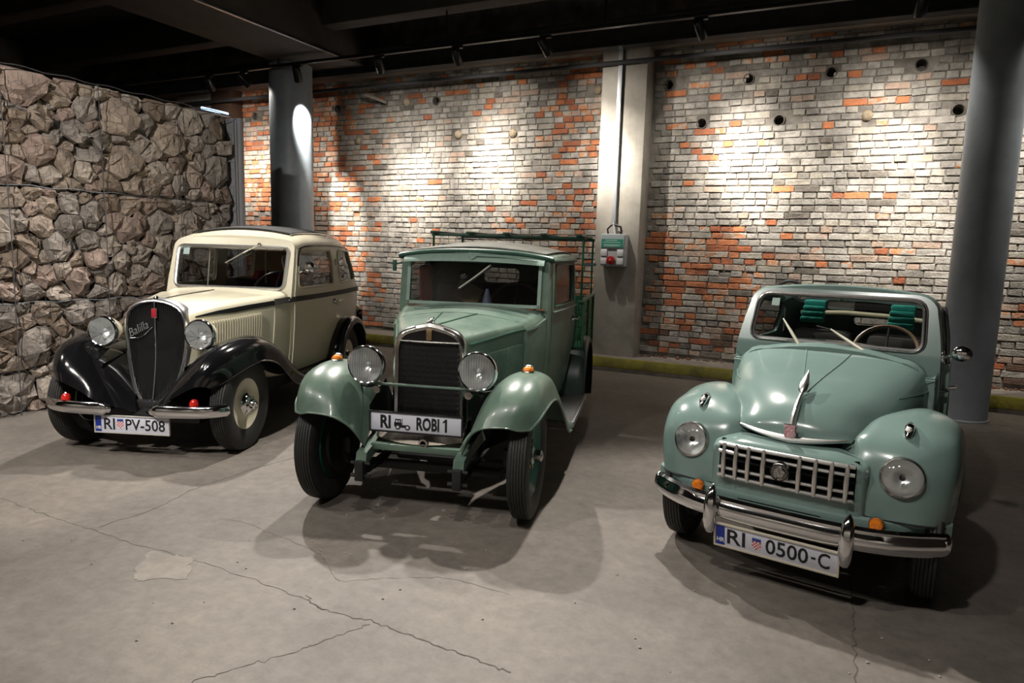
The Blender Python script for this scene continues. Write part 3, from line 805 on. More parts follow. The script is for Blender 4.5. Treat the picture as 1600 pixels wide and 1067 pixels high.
def plate(car, x0, x1, z0, z1, y, texts, frame=mat('plate_frame_cream', (.55, .50, .40), .5), band=True, chequer=None, tilt=0., label=None):
    """number plate > frame, characters, blue band, shield"""
    R = Matrix.Rotation(tilt, 3, 'X'); c = Vector(((x0+x1)/2, y, (z0+z1)/2))
    w, h = (x1-x0)/2, (z1-z0)/2
    P = lambda m: move(m, c, R)
    p = P(MB().rbox((-w, 0, -h), (w, .006, h), .002)).obj('number_plate', PLATE, car)
    if label: p['label'] = label
    fr = MB(); t = .008
    for lo, hi in (((-w-t, -.005, -h-t), (w+t, .01, -h)), ((-w-t, -.005, h), (w+t, .01, h+t*.7)), ((-w-t, -.005, -h), (-w, .01, h)), ((w, -.005, -h), (w+t, .01, h))): fr.box(lo, hi)
    P(fr).obj('plate_frame', frame, p, None)
    if band:
        P(MB().box((-w+.002, -.0012, -h+.002), (-w+.042, .001, h-.002))).obj('blue_band', BLUE, p, None)
        m = text_mb('HR', .030, .0006, .9, bold=.0008); move(m, (-w+.005, -.0016, -h+.018)); P(m).obj('band_letters', WHITE, p, None)
    for s, tx, tw, th, tz, bold in texts:
        m = text_mb(s, 1, .004, bold=bold); xs = [q[0] for q in m.v]; zs = [q[2] for q in m.v]
        a, b, zlo, zhi = min(xs), max(xs), min(zs), max(zs)
        m.v = [(tx+(q[0]-a)/(b-a)*tw, -.0010-(.0004 if q[1] < 0 else -.0008), tz+(q[2]-zlo)/(zhi-zlo)*th) for q in m.v]
        P(m).obj('lettering', INK if tz > -h*.95 else mat('frame_letters', (.4, .4, .42), .5), p, None)
    if chequer:
        cx, cz, ch_ = chequer; R_, W_, B_ = plate_chequer(cx, 0, cz, ch_)
        P(R_).obj('red_checks', CREST_RED, p, None); P(W_).obj('white_checks', WHITE, p, None); P(B_).obj('shield_crown', BLUE, p, None)
    return p, P
def cab_ring(yb, yt, zb, zbelt, zt, wb, wbelt, wt, crown, rc, flare=.0):
    """half ring of a closed body, bottom centre -> up the side -> roof centre (x >= 0)"""
    pts = [(0, zb), (wb*.5, zb), (wb-.02, zb)]
    side = catmull([(wb, zb+.015), (wb+(wbelt-wb)*.55+flare, zb+(zbelt-zb)*.35), (wbelt+flare*.6, zb+(zbelt-zb)*.75), (wbelt, zbelt)], 4)
    pts += [tuple(p) for p in side]
    for k in range(1, 6):
        t = k/6; pts.append((wbelt+(wt-wbelt)*(t**1.5), zbelt+(zt-rc-zbelt)*t))
    for k in range(0, 8):
        a = pi/2*k/7; pts.append((wt-rc*1.25+rc*1.25*cos(a), zt-rc+rc*sin(a)))
    for k in range(1, 7):
        t = k/6; x = (wt-rc*1.25)*(1-t); pts.append((x, zt+crown*(1-(x/(wt-rc*1.25))**2)))
    out = []
    for x, z in pts:
        t = min(1, max(0, (z-zbelt)/max(.05, (zt-zbelt))))
        out.append((x, yb+(yt-yb)*t, z))
    return out
def cab(rings, name, m, car, sub=3, t=.022, smooth=40):
    """loft half rings, mirror, close both ends, give thickness"""
    H = np.array(rings); H = np.array([catmull(H[:, j], sub) for j in range(H.shape[1])]).transpose(1, 0, 2)
    n = H.shape[1]
    full = np.concatenate([H, (H[:, 1:-1]*[-1, 1, 1])[:, ::-1]], 1)
    mb = MB().grid(full, False, True); N = full.shape[1]
    for base, rev in ((0, False), ((len(full)-1)*N, True)):
        for i in range(0, n-1):
            a, b = base+i, base+i+1; c = base+(N-(i+1)) % N; d = base+(N-i) % N
            q = (a, b, c, d) if i not in (0, n-2) else ((a, b, c) if i == 0 else (a, b, d))
            mb.f.append(q if rev else tuple(reversed(q))); mb.mi.append(0)
    o = mb.obj(name, m, car, smooth)
    if t: solid(o, t)
    return o
def window_side(car, sk, poly, gm, frame_m=None, rad=.012, inset=.012, name='side_window', fname='window_frame', sides=(1, -1)):
    for sg in sides:
        pts = [sk.side(y, z, 0, sg) for y, z in dense(poly, .05)]
        g = fan([p-Vector((sg*inset, 0, 0)) for p in pts]).obj(name, gm, car, 60)
        if frame_m: MB().tube([p+Vector((sg*.002, 0, 0)) for p in pts], rad, 6, closed=True).obj(fname, frame_m, g)
def steering_wheel(car, x, y, z, r, m, tilt=.9):
    R = Matrix.Rotation(tilt, 3, 'X')
    o = MB().tube([R @ Vector((r*cos(a), r*sin(a), 0))+Vector((x, y, z)) for a in np.arange(28)*2*pi/28], .011, 8, closed=True).obj('steering_wheel', m, car)
    s = MB()
    for k in range(3):
        a = pi/2+2*pi*k/3; s.tube([Vector((x, y, z)), R @ Vector((r*cos(a), r*sin(a), 0))+Vector((x, y, z))], .007, 6)
    s.tube([Vector((x, y, z)), Vector((x, y-.5, z-.42))], .016, 8); s.obj('steering_column', DARK, o)
def wiper(car, base, elbow, tip_a, tip_b, m, name='wiper'):
    o = MB().tube([base, elbow], [.009, .005], 6).obj(name, m, car)
    MB().tube([tip_a, tip_b], .0045, 5).obj('wiper_blade', DARK, o)
    MB().ball(base, .014, 8).obj('wiper_pivot', CHROME, o)
def door_handle(car, p, m, L=.11, sg=1):
    p = Vector(p); s = Vector((sg, 0, 0))
    o = MB().tube([p+s*.035+Vector((0, -.02, 0)), p+s*.04+Vector((0, .03, .002)), p+s*.032+Vector((0, L, -.004))], [.011, .010, .006], 8).obj('door_handle', m, car)
    q = MB().lathe([(0, .012), (.022, .010), (.026, 0)], p, 'x', 14); q.tube([p, p+s*.04], .009, 8); 
    q.obj('handle_plate', m, o)

# ================================================================== CREAM SALOON
def cream_car():
    car = root('saloon_car', 'cream 1930s saloon car with black fenders and chrome grille, beside the stone wall', 'car')
    # ---- body
    rings = [cab_ring(.86, .86, .38, .99, 1.045, .46, .515, .49, .035, .05),
             cab_ring(1.00, 1.00, .37, 1.0, 1.065, .50, .545, .52, .03, .05),
             cab_ring(1.09, 1.09, .37, 1.02, 1.085, .52, .558, .53, .02, .05)]
    cowl = cab(rings, 'cowl', CREAM, car, 2, .01)
    zb = .37
    rings = [cab_ring(1.085, 1.235, zb, 1.03, 1.525, .525, .560, .545, .025, .085),
             cab_ring(1.16, 1.32, zb, 1.03, 1.540, .535, .575, .555, .035, .09),
             cab_ring(1.45, 1.50, zb, 1.03, 1.567, .56, .600, .568, .05, .095),
             cab_ring(2.0, 2.0, zb, 1.03, 1.578, .57, .612, .572, .055, .10),
             cab_ring(2.45, 2.42, zb, 1.03, 1.558, .565, .606, .56, .055, .11),
             cab_ring(2.74, 2.66, zb, 1.03, 1.49, .55, .588, .53, .04, .13),
             cab_ring(2.90, 2.78, zb, 1.03, 1.41, .52, .555, .48, .03, .14),
             cab_ring(2.98, 2.84, zb, 1.03, 1.33, .47, .50, .43, .03, .14)]
    body = cab(rings, 'body', CREAM, car, 4)
    sk = Skin(body); skc = Skin(cowl, body)
    w1 = rquad([(1.20, 1.11), (1.99, 1.11), (1.985, 1.435), (1.265, 1.418)], .06)
    w2 = rquad([(2.17, 1.115), (2.735, 1.125), (2.66, 1.425), (2.18, 1.438)], .08)
    ws = rquad([(-.487, 1.10), (.487, 1.10), (.497, 1.452), (-.497, 1.452)], .055)
    cuts = [MB().prism(w1, 'x', -1, 1), MB().prism(w2, 'x', -1, 1), MB().prism(ws, 'y', .9, 1.6), MB().prism(rrect(-.28, .28, 1.12, 1.36, .06), 'y', 2.5, 3.3)]
    # draped trim before the openings are cut
    wpts = [sk.front(x, z, 0, .5) for x, z in dense(ws, .05)]
    g = fan([p+Vector((0, .012, 0)) for p in wpts]).obj('windscreen', WINDOW, car, 60)
    MB().tube([p+Vector((0, -.004, 0)) for p in wpts], .017, 8, closed=True).obj('windscreen_frame', SATIN, g)
    window_side(car, sk, w1, WINDOW, CREAM, .010); window_side(car, sk, w2, WINDOW, CREAM, .010, name='quarter_window')
    def sticker(x, z, w, h):
        p = sk.front(x, z, -.006, .5); q = sk.front(x, z+h, -.006, .5)
        MB().add([p, p+Vector((w, 0, 0)), q+Vector((w, 0, 0)), q], [(0, 1, 2, 3)]).obj('sticker', mat('sticker_paper', (.42, .55, .55), .5, noise=(150, .4)), g, None)
    sticker(-.458, 1.375, .055, .060)
    # doors (thin shells proud of the body) with a gap all round
    D0, D1 = 1.125, 2.075
    for sg in (1, -1):
        zs = np.concatenate([np.linspace(.42, 1.02, 9), np.linspace(1.06, 1.445, 8)])
        P = [[sk.side(D0+(D1-D0)*u + max(0, (z-1.03)*.28)*(1-u), z, .007, sg) for u in np.linspace(0, 1, 16)] for z in zs]
        d = MB().grid(P, flip=sg < 0).obj('door', CREAM, car, 40); solid(d, .008); cut(d, [MB().prism(rquad([(1.185, 1.095), (2.005, 1.095), (2.0, 1.45), (1.255, 1.433)], .06), 'x', -1, 1)])
        door_handle(d, sk.side(2.0, .945, .008, sg), CHROME, .11, sg)
        for zz in (1.32, .92, .55):
            q = sk.side(D1+.005, zz, .008, sg); 
            if zz < 1.0 or True: MB().rbox((q.x-.012, q.y-.01, zz-.03), (q.x+.012, q.y+.012, zz+.03), .004).obj('hinge', CREAM, d)
    cut(body, cuts)
    # black belt line and roof gutter
    for sg in (1, -1):
        ys = np.concatenate([np.linspace(.87, 1.07, 5), np.linspace(1.12, 2.86, 30)])
        lo = [skc.side(y, .985+.012*min(1, (y-.86)/.3), .011, sg) for y in ys]; hi = [skc.side(y, 1.030+.012*min(1, (y-.86)/.3), .011, sg) for y in ys]
        strip(lo, hi, .012, (sg, 0, 0)).obj('belt_line', mat('belt_black', (.008, .008, .008), .45), body, 40)
        gp = [sk.side(y, z, .006, sg) for y, z in ((1.22, 1.30), (1.27, 1.42), (1.33, 1.458), (1.5, 1.474), (1.9, 1.48), (2.3, 1.475), (2.6, 1.445), (2.72, 1.38), (2.78, 1.25))]
        MB().tube(catmull(gp, 4), .009, 6).obj('roof_gutter', BLACK, body)
    rows = []
    for y in np.linspace(1.40, 2.55, 14):
        rows.append([sk.top(x, y, .008) for x in np.linspace(-.43, .43, 13)])
    rf = MB().grid(rows).obj('sunroof_fabric', FABRIC, car, 40); solid(rf, .012, 1)
    for sg in (1, -1):
        MB().tube([sk.top(sg*.44, y, .010) for y in np.linspace(1.38, 2.57, 14)], .009, 6).obj('roof_rail', CHROME_OLD, rf)
    # ---- bonnet with louvres
    def hood_ring(y, wt, wl, zt, zl, zs, cr):
        pts = [(0, zt), (wt*.35, zt-cr*.2), (wt*.65, zt-cr*.55), (wt*.9, zs+.035), (wt, zs), (wt+.004, zs-.06), ((wt+wl)/2+.004, (zs+zl)/2), (wl, zl)]
        return [(x, y, z) for x, z in pts]
    H = surf([hood_ring(.075, .235, .225, 1.062, .46, .945, .05), hood_ring(.30, .315, .30, 1.076, .44, .985, .05), hood_ring(.58, .415, .395, 1.085, .42, 1.010, .045), hood_ring(.865, .512, .475, 1.092, .40, 1.028, .04)], 5, 4)
    hm = MB().grid(H); hm.add(hm.mirror().v, hm.mirror().f)
    hood = hm.obj('bonnet', CREAM, car, 50); solid(hood, .008)
    hs = Skin(hood); zsf = lambda y: float(np.interp(y, [.075, .30, .58, .865], [.95, .985, 1.010, 1.028]))
    for sg in (1, -1):
        for k in range(24):
            y = .17+.017*1.75*k*.75+.02*(k/24)
            lo, hi = hs.side(y, .715+.02*(k/24), .006, sg), hs.side(y, .90+.035*k/24, .006, sg)
            MB().tube([lo, (lo+hi)/2+Vector((sg*.002, 0, 0)), hi], .0105, 5, sq=(.75, 1.3)).obj('louvre', CREAM, hood)
        ys = np.linspace(.12, .86, 12)
        strip([hs.side(y, zsf(y)-.012-.030*min(1, (y-.10)/.35), .004, sg) for y in ys], [hs.side(y, zsf(y)-.004, .004, sg) for y in ys], .006, (sg, 0, 0)).obj('belt_line', mat('belt_black', (.008, .008, .008), .45), hood, 40)
    MB().tube([hs.top(0, y, .003) for y in np.linspace(.1, .85, 8)], .006, 6).obj('hinge_strip', CHROME_OLD, hood)
    # ---- radiator: chrome shield, black slats
    R_ = [(0, 1.078), (.075, 1.069), (.14, 1.049), (.198, 1.010), (.228, .945), (.238, .85), (.234, .74), (.219, .62), (.185, .50), (.14, .395), (.085, .325), (.035, .285), (0, .270)]
    out = [tuple(p) for p in catmull(R_, 4)]
    full = out + [(-x, z) for x, z in out[-2:0:-1]]
    def yy(z): return .045 - .09*max(0, (.75-z)/.5)**1.4            # the shield leans forward at its foot
    core = fan([(x*.95, yy(z)+.012, z) for x, z in full]).obj('radiator_grille', mat('grille_black', (.004, .004, .004), .8, spec=.2), car, None)
    def ins(x, z, d):
        l = sqrt(x*x+(z-.68)**2); k = 1-d/max(l, .05); return x*k, .68+(z-.68)*k
    rows = []
    for x, z in full:
        row = []
        for d, dy in ((-.004, .075), (-.005, .030), (.0, .004), (.008, -.010), (.018, -.014), (.027, -.006), (.031, .012)):
            a, b = ins(x, z, d); row.append((a, yy(b)+dy, b))
        rows.append(row)
    MB().grid(rows, True, False).obj('grille_surround', mat('radiator_chrome', (.86, .86, .87), .27, 1.), core, 50)
    sl = MB(); n = 30
    zt_ = lambda x: max(z for a, z in [(b, c) for b, c in out[:len(out)//2]] if a >= abs(x)-.004) if abs(x) < .215 else .95
    for k in range(n+1):
        x = -.205+.410*k/n
        if abs(x) < .008: continue
        top = np.interp(abs(x), [p[0] for p in R_[:6]], [p[1] for p in R_[:6]])-.02
        bot = np.interp(abs(x), [p[0] for p in R_[5:][::-1]], [p[1] for p in R_[5:][::-1]])+.02
        sl.tube([(x, yy(z)+.004, z) for z in np.linspace(bot, top, 7)], .0030, 4)
    sl.obj('grille_slats', mat('slat_black', (.009, .009, .010), .45), core)
    ms = MB()
    for k in range(10):
        for z in np.arange(.33, .46, .014):
            x = -.12+.24*k/9
            if abs(x) < np.interp(z, [.29, .46], [.05, .15]): ms.ball((x, yy(z)-.001, z), .003, 5)
    ms.obj('mesh_studs', CHROME_OLD, core)
    MB().tube([(0, yy(z)-.010, z) for z in np.linspace(.33, 1.065, 12)], .0055, 8).obj('centre_bar', CHROME, core)
    MB().rbox((-.018, yy(.98)-.024, .945), (.018, yy(.98)-.012, 1.008), .003).obj('badge', mat('badge_red', (.35, .02, .03), .3), core)
    MB().rbox((-.021, yy(.98)-.02, .941), (.021, yy(.98)-.010, 1.012), .003).obj('badge_rim', CHROME, core)
    MB().tube([(.022*cos(a), yy(.33)-.016, .335+.032*sin(a)) for a in np.arange(20)*2*pi/20], .0055, 6, closed=True).obj('crank_ring', CHROME, core)
    t = text_mb('Balilla', .085, .002, .85, shear=.35, bold=-.0008); a, b = width(t)
    Rt = Matrix.Rotation(radians(-27), 3, 'Y')
    move(t, (-.190, yy(.80)-.016, .795), Rt); t.obj('script', mat('script_silver', (.40, .40, .41), .3, .6), core)
    MB().tube(catmull([(-.195, yy(.8)-.012, .79), (-.11, yy(.8)-.012, .80), (-.02, yy(.85)-.012, .875)], 5), .003, 5).obj('script_flourish', CHROME, core)
    m = MB().lathe([(0, .03), (.012, .026), (.02, .012), (.022, 0)], (0, .06, 1.068), 'z', 14); m.obj('radiator_cap', CHROME, core)
    # ---- fenders
    L = [[(.575,-.345,.51),(.54,-.385,.527),(.46,-.41,.52),(.34,-.40,.46),(.20,-.33,.385),(.03,-.20,.305)],
         [(.635,-.275,.545),(.605,-.33,.615),(.51,-.365,.642),(.38,-.34,.60),(.24,-.21,.50),(.11,-.09,.37)],
         [(.685,-.165,.595),(.66,-.215,.70),(.55,-.255,.748),(.42,-.22,.715),(.29,-.08,.62),(.185,.0,.49)],
         [(.715,0,.63),(.69,-.03,.752),(.575,-.05,.80),(.44,-.02,.775),(.33,.06,.70),(.25,.10,.59)],
         [(.73,.15,.63),(.705,.17,.763),(.59,.18,.81),(.46,.18,.775),(.36,.20,.71),(.30,.22,.61)],
         [(.74,.34,.575),(.71,.40,.69),(.61,.42,.73),(.49,.42,.70),(.41,.42,.64),(.37,.42,.56)],
         [(.74,.52,.46),(.71,.62,.555),(.63,.64,.59),(.54,.64,.575),(.47,.64,.535),(.43,.64,.49)],
         [(.735,.72,.36),(.715,.84,.43),(.65,.86,.455),(.57,.86,.445),(.51,.86,.43),(.48,.86,.41)],
         [(.73,.95,.325),(.715,1.06,.365),(.66,1.08,.38),(.58,1.08,.375),(.53,1.08,.375),(.50,1.08,.375)]]
    for i, r in enumerate(L):                                             # the wings stand a little behind the lamps
        k = .10*min(1, (8-i)/3)
        L[i] = [(x-(.02 if j < 2 else 0)*(i < 6), y+k*(1 if j < 4 or i > 1 else .3), z) for j, (x, y, z) in enumerate(r)]
    S = surf(L, 5, 5)
    f = both(MB().grid(S), 'front_fender', BLACK, car, 60)
    for q, sg in zip(f, (1, -1)):
        solid(q, .006)
        MB().tube([(sg*p[0], p[1], p[2]) for p in S[:, 0]], .007, 6).obj('fender_bead', BLACK, q)
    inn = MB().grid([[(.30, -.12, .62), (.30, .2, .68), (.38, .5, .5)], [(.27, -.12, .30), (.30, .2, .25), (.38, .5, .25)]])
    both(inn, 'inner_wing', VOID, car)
    L = []
    for k, (a, wo) in enumerate(zip(np.linspace(radians(188), radians(-18), 9), (.70,.72,.73,.735,.735,.735,.73,.72,.71))):
        cy, cz, R0 = 2.34, .34, .42
        def pt(x, dr): return (x, cy+(R0+dr)*cos(a)*1.02, cz+(R0+dr)*sin(a)*.98)
        L.append([pt(wo, -.06), pt(wo-.01, -.012), pt(wo-.05, .012), pt(.62, .02), pt(.56, .015)])
    S = surf(L, 5, 4); f = both(MB().grid(S), 'rear_fender', BLACK, car, 60)
    for q in f: solid(q, .006)
    for sg in (1, -1):
        rb = MB(); rb.rbox((.52, 1.02, .335), (.735, 1.95, .365), .01); q = rb if sg > 0 else rb.mirror()
        b = q.obj('running_board', BLACK, car)
        m = MB()
        for k in range(6): m.box((.55+.03*k, 1.06, .365), (.562+.03*k, 1.92, .369))
        (m if sg > 0 else m.mirror()).obj('tread_strip', RUBBER, b)
    # ---- lamps
    for sg in (1, -1):
        h = headlamp(car, sg*.360, -.02, .840, .107, CREAM, .17, fluted=False)
        m = MB()
        for k in range(9):
            a = pi*(k+.5)/9-pi/2; m.tube([(sg*.36+.095*sin(a)*t*sg, -.035, .84-.02+.0+(.07*t)*(-1 if k % 2 else 1)*cos(a)) for t in (0, .5, 1)], .0025, 4)
        m.obj('lens_flute', glass('flute_glass', (.86, .88, .9), .2, .15), h)
        MB().tube(catmull([(sg*.365, .05, .765), (sg*.385, .03, .72), (sg*.40, -.05, .69)], 4), [.035, .03, .027, .024, .022, .022, .024, .03, .034][:9], 10, sq=(.7, 1.2)).obj('lamp_stalk', CHROME_OLD, h)
        r = MB().lathe([(0, .047), (.013, .044), (.024, .033), (.030, .016), (.031, 0)], (sg*.457, -.285, .396), 'z', 16).obj('marker_lamp', REDLENS, car)
        MB().ball((sg*.457, -.285, .441), (.010, .010, .005), 8).obj('lamp_cap', CHROME, r)
    # ---- bumpers and plate
    for sg in (1, -1):
        px_ = catmull([(.155, -.290, .347), (.30, -.305, .350), (.46, -.298, .353), (.58, -.26, .356), (.655, -.195, .358)], 5)
        m = MB().tube([(x, y, z) for x, y, z in px_], [.02]+[.043]*(len(px_)-2)+[.03], 14, sq=(.55, 1), up=(0, 0, 1))
        m.ball(px_[0], (.02, .018, .030), 10); (m if sg > 0 else m.mirror()).obj('bumper', CHROME, car)
        m = MB().tube([(.30, -.27, .35), (.33, 0, .36)], .014, 6); (m if sg > 0 else m.mirror()).obj('bumper_bracket', DARK, car)
    plate(car, -.262, .262, .182, .293, -.272, [('RI', -.200, .078, .078, -.038, .012), ('PV-508', -.045, .282, .078, -.038, .012)], chequer=(-.083, -.030, .072), frame=mat('plate_frame_silver', (.5, .48, .45), .35))
    # ---- wheels, underside, interior
    for sg in (1, -1):
        wheel(car, sg*.588, .10, .335, .128, .180, 'disc', radians(-2), sg)
        wheel(car, sg*.60, 2.30, .335, .135, .180, 'disc', 0, sg)
    ch = MB().rbox((-.36, -.05, .20), (.36, 2.9, .36), .02); ch.tube([(-.53, .1, .30), (.53, .1, .30)], .03, 8); ch.tube([(-.55, 2.3, .32), (.55, 2.3, .32)], .04, 8)
    ch.rbox((-.06, -.17, .2), (.06, 0, .3), .01); ch.obj('chassis', DARK, car)
    m = MB().rbox((-.50, 1.55, .45), (.50, 2.05, .68), .04); m.obj('front_seat', INTERIOR, car)
    m = MB(); m.rbox((-.49, 1.95, .6), (-.04, 2.07, 1.13), .04); m.rbox((.04, 1.95, .6), (.49, 2.07, 1.13), .04); m.obj('seat_back', INTERIOR, car)
    MB().rbox((-.50, 2.55, .5), (.50, 2.72, 1.19), .05).obj('rear_seat_back', SEAT_RED, car)
    MB().rbox((-.53, 1.16, .90), (.53, 1.27, 1.075), .02).obj('dashboard', INTERIOR, car)
    steering_wheel(car, .26, 1.44, 1.075, .20, mat('wheel_bakelite', (.03, .028, .026), .2))
    MB().tube([(-.06, 1.95, 1.1), (-.055, 1.95, 1.43)], .009, 6).obj('door_pillar', CREAM, body)
    MB().tube([(-.25, 1.21, 1.10), (-.25, 1.275, 1.44)], .006, 6).obj('screen_divider', CREAM, g)
    # wiper hangs from the top of the screen
    a, b = sk.front(.235, 1.475, .02, .5), sk.front(-.05, 1.31, .022, .5); c = sk.front(.10, 1.40, .024, .5)
    w = MB().tube([a, c], .006, 6).obj('wiper', CHROME_OLD, car); MB().tube([c, b], .0055, 5).obj('wiper_blade', mat('blade_grey', (.25, .23, .2), .5), w); MB().ball(a, .018, 8).obj('wiper_pivot', CHROME_OLD, w)
    p = sk.side(1.20, 1.235, .0, 1)
    w = MB().tube([p, p+Vector((.05, -.02, .02)), p+Vector((.10, -.02, .04))], .007, 6).obj('door_mirror', CHROME, car)
    MB().lathe([(0, -.03), (.03, -.026), (.048, -.008), (.050, .004), (.040, .006), (0, .006)], p+Vector((.12, -.01, .055)), 'y', 20).obj('mirror_head', CHROME, w)
    m = MB().tube([(-.66, 2.95, .40), (-.4, 3.08, .40), (.4, 3.08, .40), (.66, 2.95, .40)], .04, 10, sq=(.5, 1), up=(0, 0, 1)); m.obj('rear_bumper', BLACK, car)
    m = MB().rbox((.42, 2.93, .62), (.60, 2.97, .78), .01); m.tube([(.5, 2.8, .6), (.52, 2.95, .7)], .02, 6); q = m.obj('tail_bracket', BLACK, car)
    MB().lathe([(0, 0), (.03, .0), (.035, .02), (.02, .06), (0, .07)], (.56, 2.86, .80), 'y', 16).obj('tail_lamp', CHROME, q)
    car.location = (-4.408, 3.222, 0); car.rotation_euler = (0, 0, radians(21.0))
    return car
cream_car()
# ================================================================== GREEN TRUCK
def green_truck():
    car = root('pickup_truck', 'dusty green 1930s pickup truck with rack over its bed, middle of the three', 'truck')
    PALE = mat('pale_green_paint', (.25, .345, .30), .35, noise=(8, .2))
    # ---- cab
    zb = .36
    cowl = cab([cab_ring(.66, .66, .40, .98, 1.035, .43, .455, .44, .042, .06),
                cab_ring(.82, .82, .38, 1.0, 1.055, .47, .50, .485, .042, .06),
                cab_ring(.985, 1.0, .36, 1.03, 1.09, .50, .535, .52, .025, .05)], 'cowl', GREEN, car, 2, .01)
    rings = [cab_ring(.98, 1.035, zb, 1.05, 1.455, .51, .538, .535, .030, .045),
             cab_ring(1.10, 1.14, zb, 1.05, 1.462, .52, .556, .55, .042, .05),
             cab_ring(1.5, 1.52, zb, 1.05, 1.475, .545, .605, .595, .06, .06),
             cab_ring(1.85, 1.85, zb, 1.05, 1.475, .555, .625, .61, .06, .06),
             cab_ring(1.96, 1.94, zb, 1.05, 1.465, .55, .622, .60, .055, .07)]
    body = cab(rings, 'body', GREEN, car, 4)
    sk = Skin(body); skc = Skin(cowl, body)
    w1 = rquad([(1.13, 1.10), (1.80, 1.10), (1.80, 1.395), (1.17, 1.395)], .025)
    ws = rquad([(-.462, 1.115), (.462, 1.115), (.470, 1.40), (-.470, 1.40)], .02)
    wo = rquad([(-.480, 1.095), (.480, 1.095), (.488, 1.418), (-.488, 1.418)], .025)
    wpts = [sk.front(x, z, .012, .5) for x, z in dense(ws, .06)]
    opts = [sk.front(x, z, .012, .5) for x, z in dense(wo, .06)]
    n = min(len(wpts), len(opts))
    g = fan([p+Vector((0, .010, 0)) for p in wpts]).obj('windscreen', DUSTY, car, 60)
    fr = MB()
    for (a0, a1, b0, b1) in ((-.482, .482, 1.095, 1.117), (-.488, .488, 1.398, 1.418), (-.486, -.462, 1.10, 1.415), (.462, .486, 1.10, 1.415)):
        y0, y1 = sk.front(0, b0, 0, .5).y, sk.front(0, b1, 0, .5).y
        v = [(x, y, z) for z, yy in ((b0, y0), (b1, y1)) for x in (a0, a1) for y in (yy-.016, yy+.008)]
        fr.add(v, [(0, 2, 3, 1), (4, 5, 7, 6), (0, 4, 6, 2), (1, 3, 7, 5), (0, 1, 5, 4), (2, 6, 7, 3)])
    fr.obj('windscreen_frame', PALE, g, 30)
    window_side(car, sk, w1, DUSTY, GREEN_D, .009)
    for sg in (1, -1):
        zs = np.concatenate([np.linspace(.44, 1.02, 6), np.linspace(1.07, 1.425, 6)])
        P = [[sk.side(1.075+.80*u, z, .006, sg) for u in np.linspace(0, 1, 9)] for z in zs]
        d = MB().grid(P, flip=sg < 0).obj('door', GREEN, car, 40); solid(d, .008); cut(d, [MB().prism(rquad([(1.115, 1.085), (1.815, 1.085), (1.815, 1.41), (1.155, 1.41)], .025), 'x', -1, 1)])
        door_handle(d, sk.side(1.75, .965, .006, sg), CHROME, .09, sg)
        bl = [sk.side(y, 1.065, .012, sg) for y in np.linspace(1.08, 1.87, 8)]
        MB().tube(bl, .008, 6).obj('waist_bead', GREEN, d)
        MB().rbox((min(sg*.512, sg*.535), 1.04, .82), (max(sg*.512, sg*.535)+.0, 1.07, .86), .004).obj('hinge', GREEN, body)
    cut(body, [MB().prism(w1, 'x', -1, 1), MB().prism(ws, 'y', .8, 1.3), MB().prism(rrect(-.15, .15, 1.22, 1.34, .04), 'y', 1.7, 2.2)])
    fan([Vector((x, 1.945, z)) for x, z in rrect(-.15, .15, 1.22, 1.34, .04)]).obj('rear_window', DUSTY, car, None)
    # dusty roof skin and its rolled edge
    rows = [[sk.top(x*(.50+.07*t), y, .005) for x in np.linspace(-1, 1, 13)] for t, y in zip(np.linspace(0, 1, 9), np.linspace(1.075, 1.93, 9))]
    r_ = MB().grid(rows).obj('roof_cover', ROOFTOP, car, 50); solid(r_, .01, 1)
    gut = [(-.60, 1.85), (-.602, 1.5), (-.575, 1.2), (-.545, 1.06)]
    pts = [sk.side(y, 1.425, .012, -1) for x, y in gut]+[Vector((-.53, 1.02, 1.440)), Vector((-.3, 1.005, 1.470)), Vector((0, 1.0, 1.480)), Vector((.3, 1.005, 1.470)), Vector((.53, 1.02, 1.440))]+[sk.side(y, 1.425, .012, 1) for x, y in gut[::-1]]
    MB().tube(catmull(pts, 4), .016, 8).obj('roof_edge', GREEN_D, body)
    # sun visor over the screen
    rows = []
    for x in np.linspace(-.505, .505, 21):
        e = 1-(x/.505)**4; b = .018*(1-(x/.505)**2)
        rows.append([(x, 1.012, 1.428+.018*e+b), (x, .995, 1.424+.016*e+b), (x, .975, 1.412+.006*e+b), (x, .96, 1.395+b), (x, .957, 1.389+b)])
    v = MB().grid(rows).obj('sun_visor', PALE, car, 50); solid(v, .006)
    MB().tube([(-.03, .968, 1.44), (-.008, .960, 1.420), (0, .960, 1.420), (.03, .970, 1.442), (.2, .972, 1.440), (.46, .968, 1.418)], .0035, 5).obj('visor_crease', GREEN, v)
    # ---- bonnet
    def ring(y, w, zt, zs, wl, zl, cr):
        return [(0, y, zt), (w*.4, y, zt-cr*.22), (w*.72, y, zt-cr*.62), (w*.94, y, zs+.02), (w, y, zs-.01), (w+.002, y, zs-.07), ((w+wl)/2, y, (zs+zl)/2), (wl, y, zl)]
    S = surf([ring(.07, .208, 1.05, .965, .205, .50, .055), ring(.30, .295, 1.062, .985, .29, .47, .055), ring(.50, .370, 1.07, .995, .355, .45, .05), ring(.68, .440, 1.076, 1.005, .42, .43, .05)], 5, 4)
    hm = MB().grid(S); hm.add(hm.mirror().v, hm.mirror().f)
    hood = hm.obj('bonnet', GREEN, car, 50); solid(hood, .008); hs = Skin(hood, cowl)
    hk = Skin(hood)
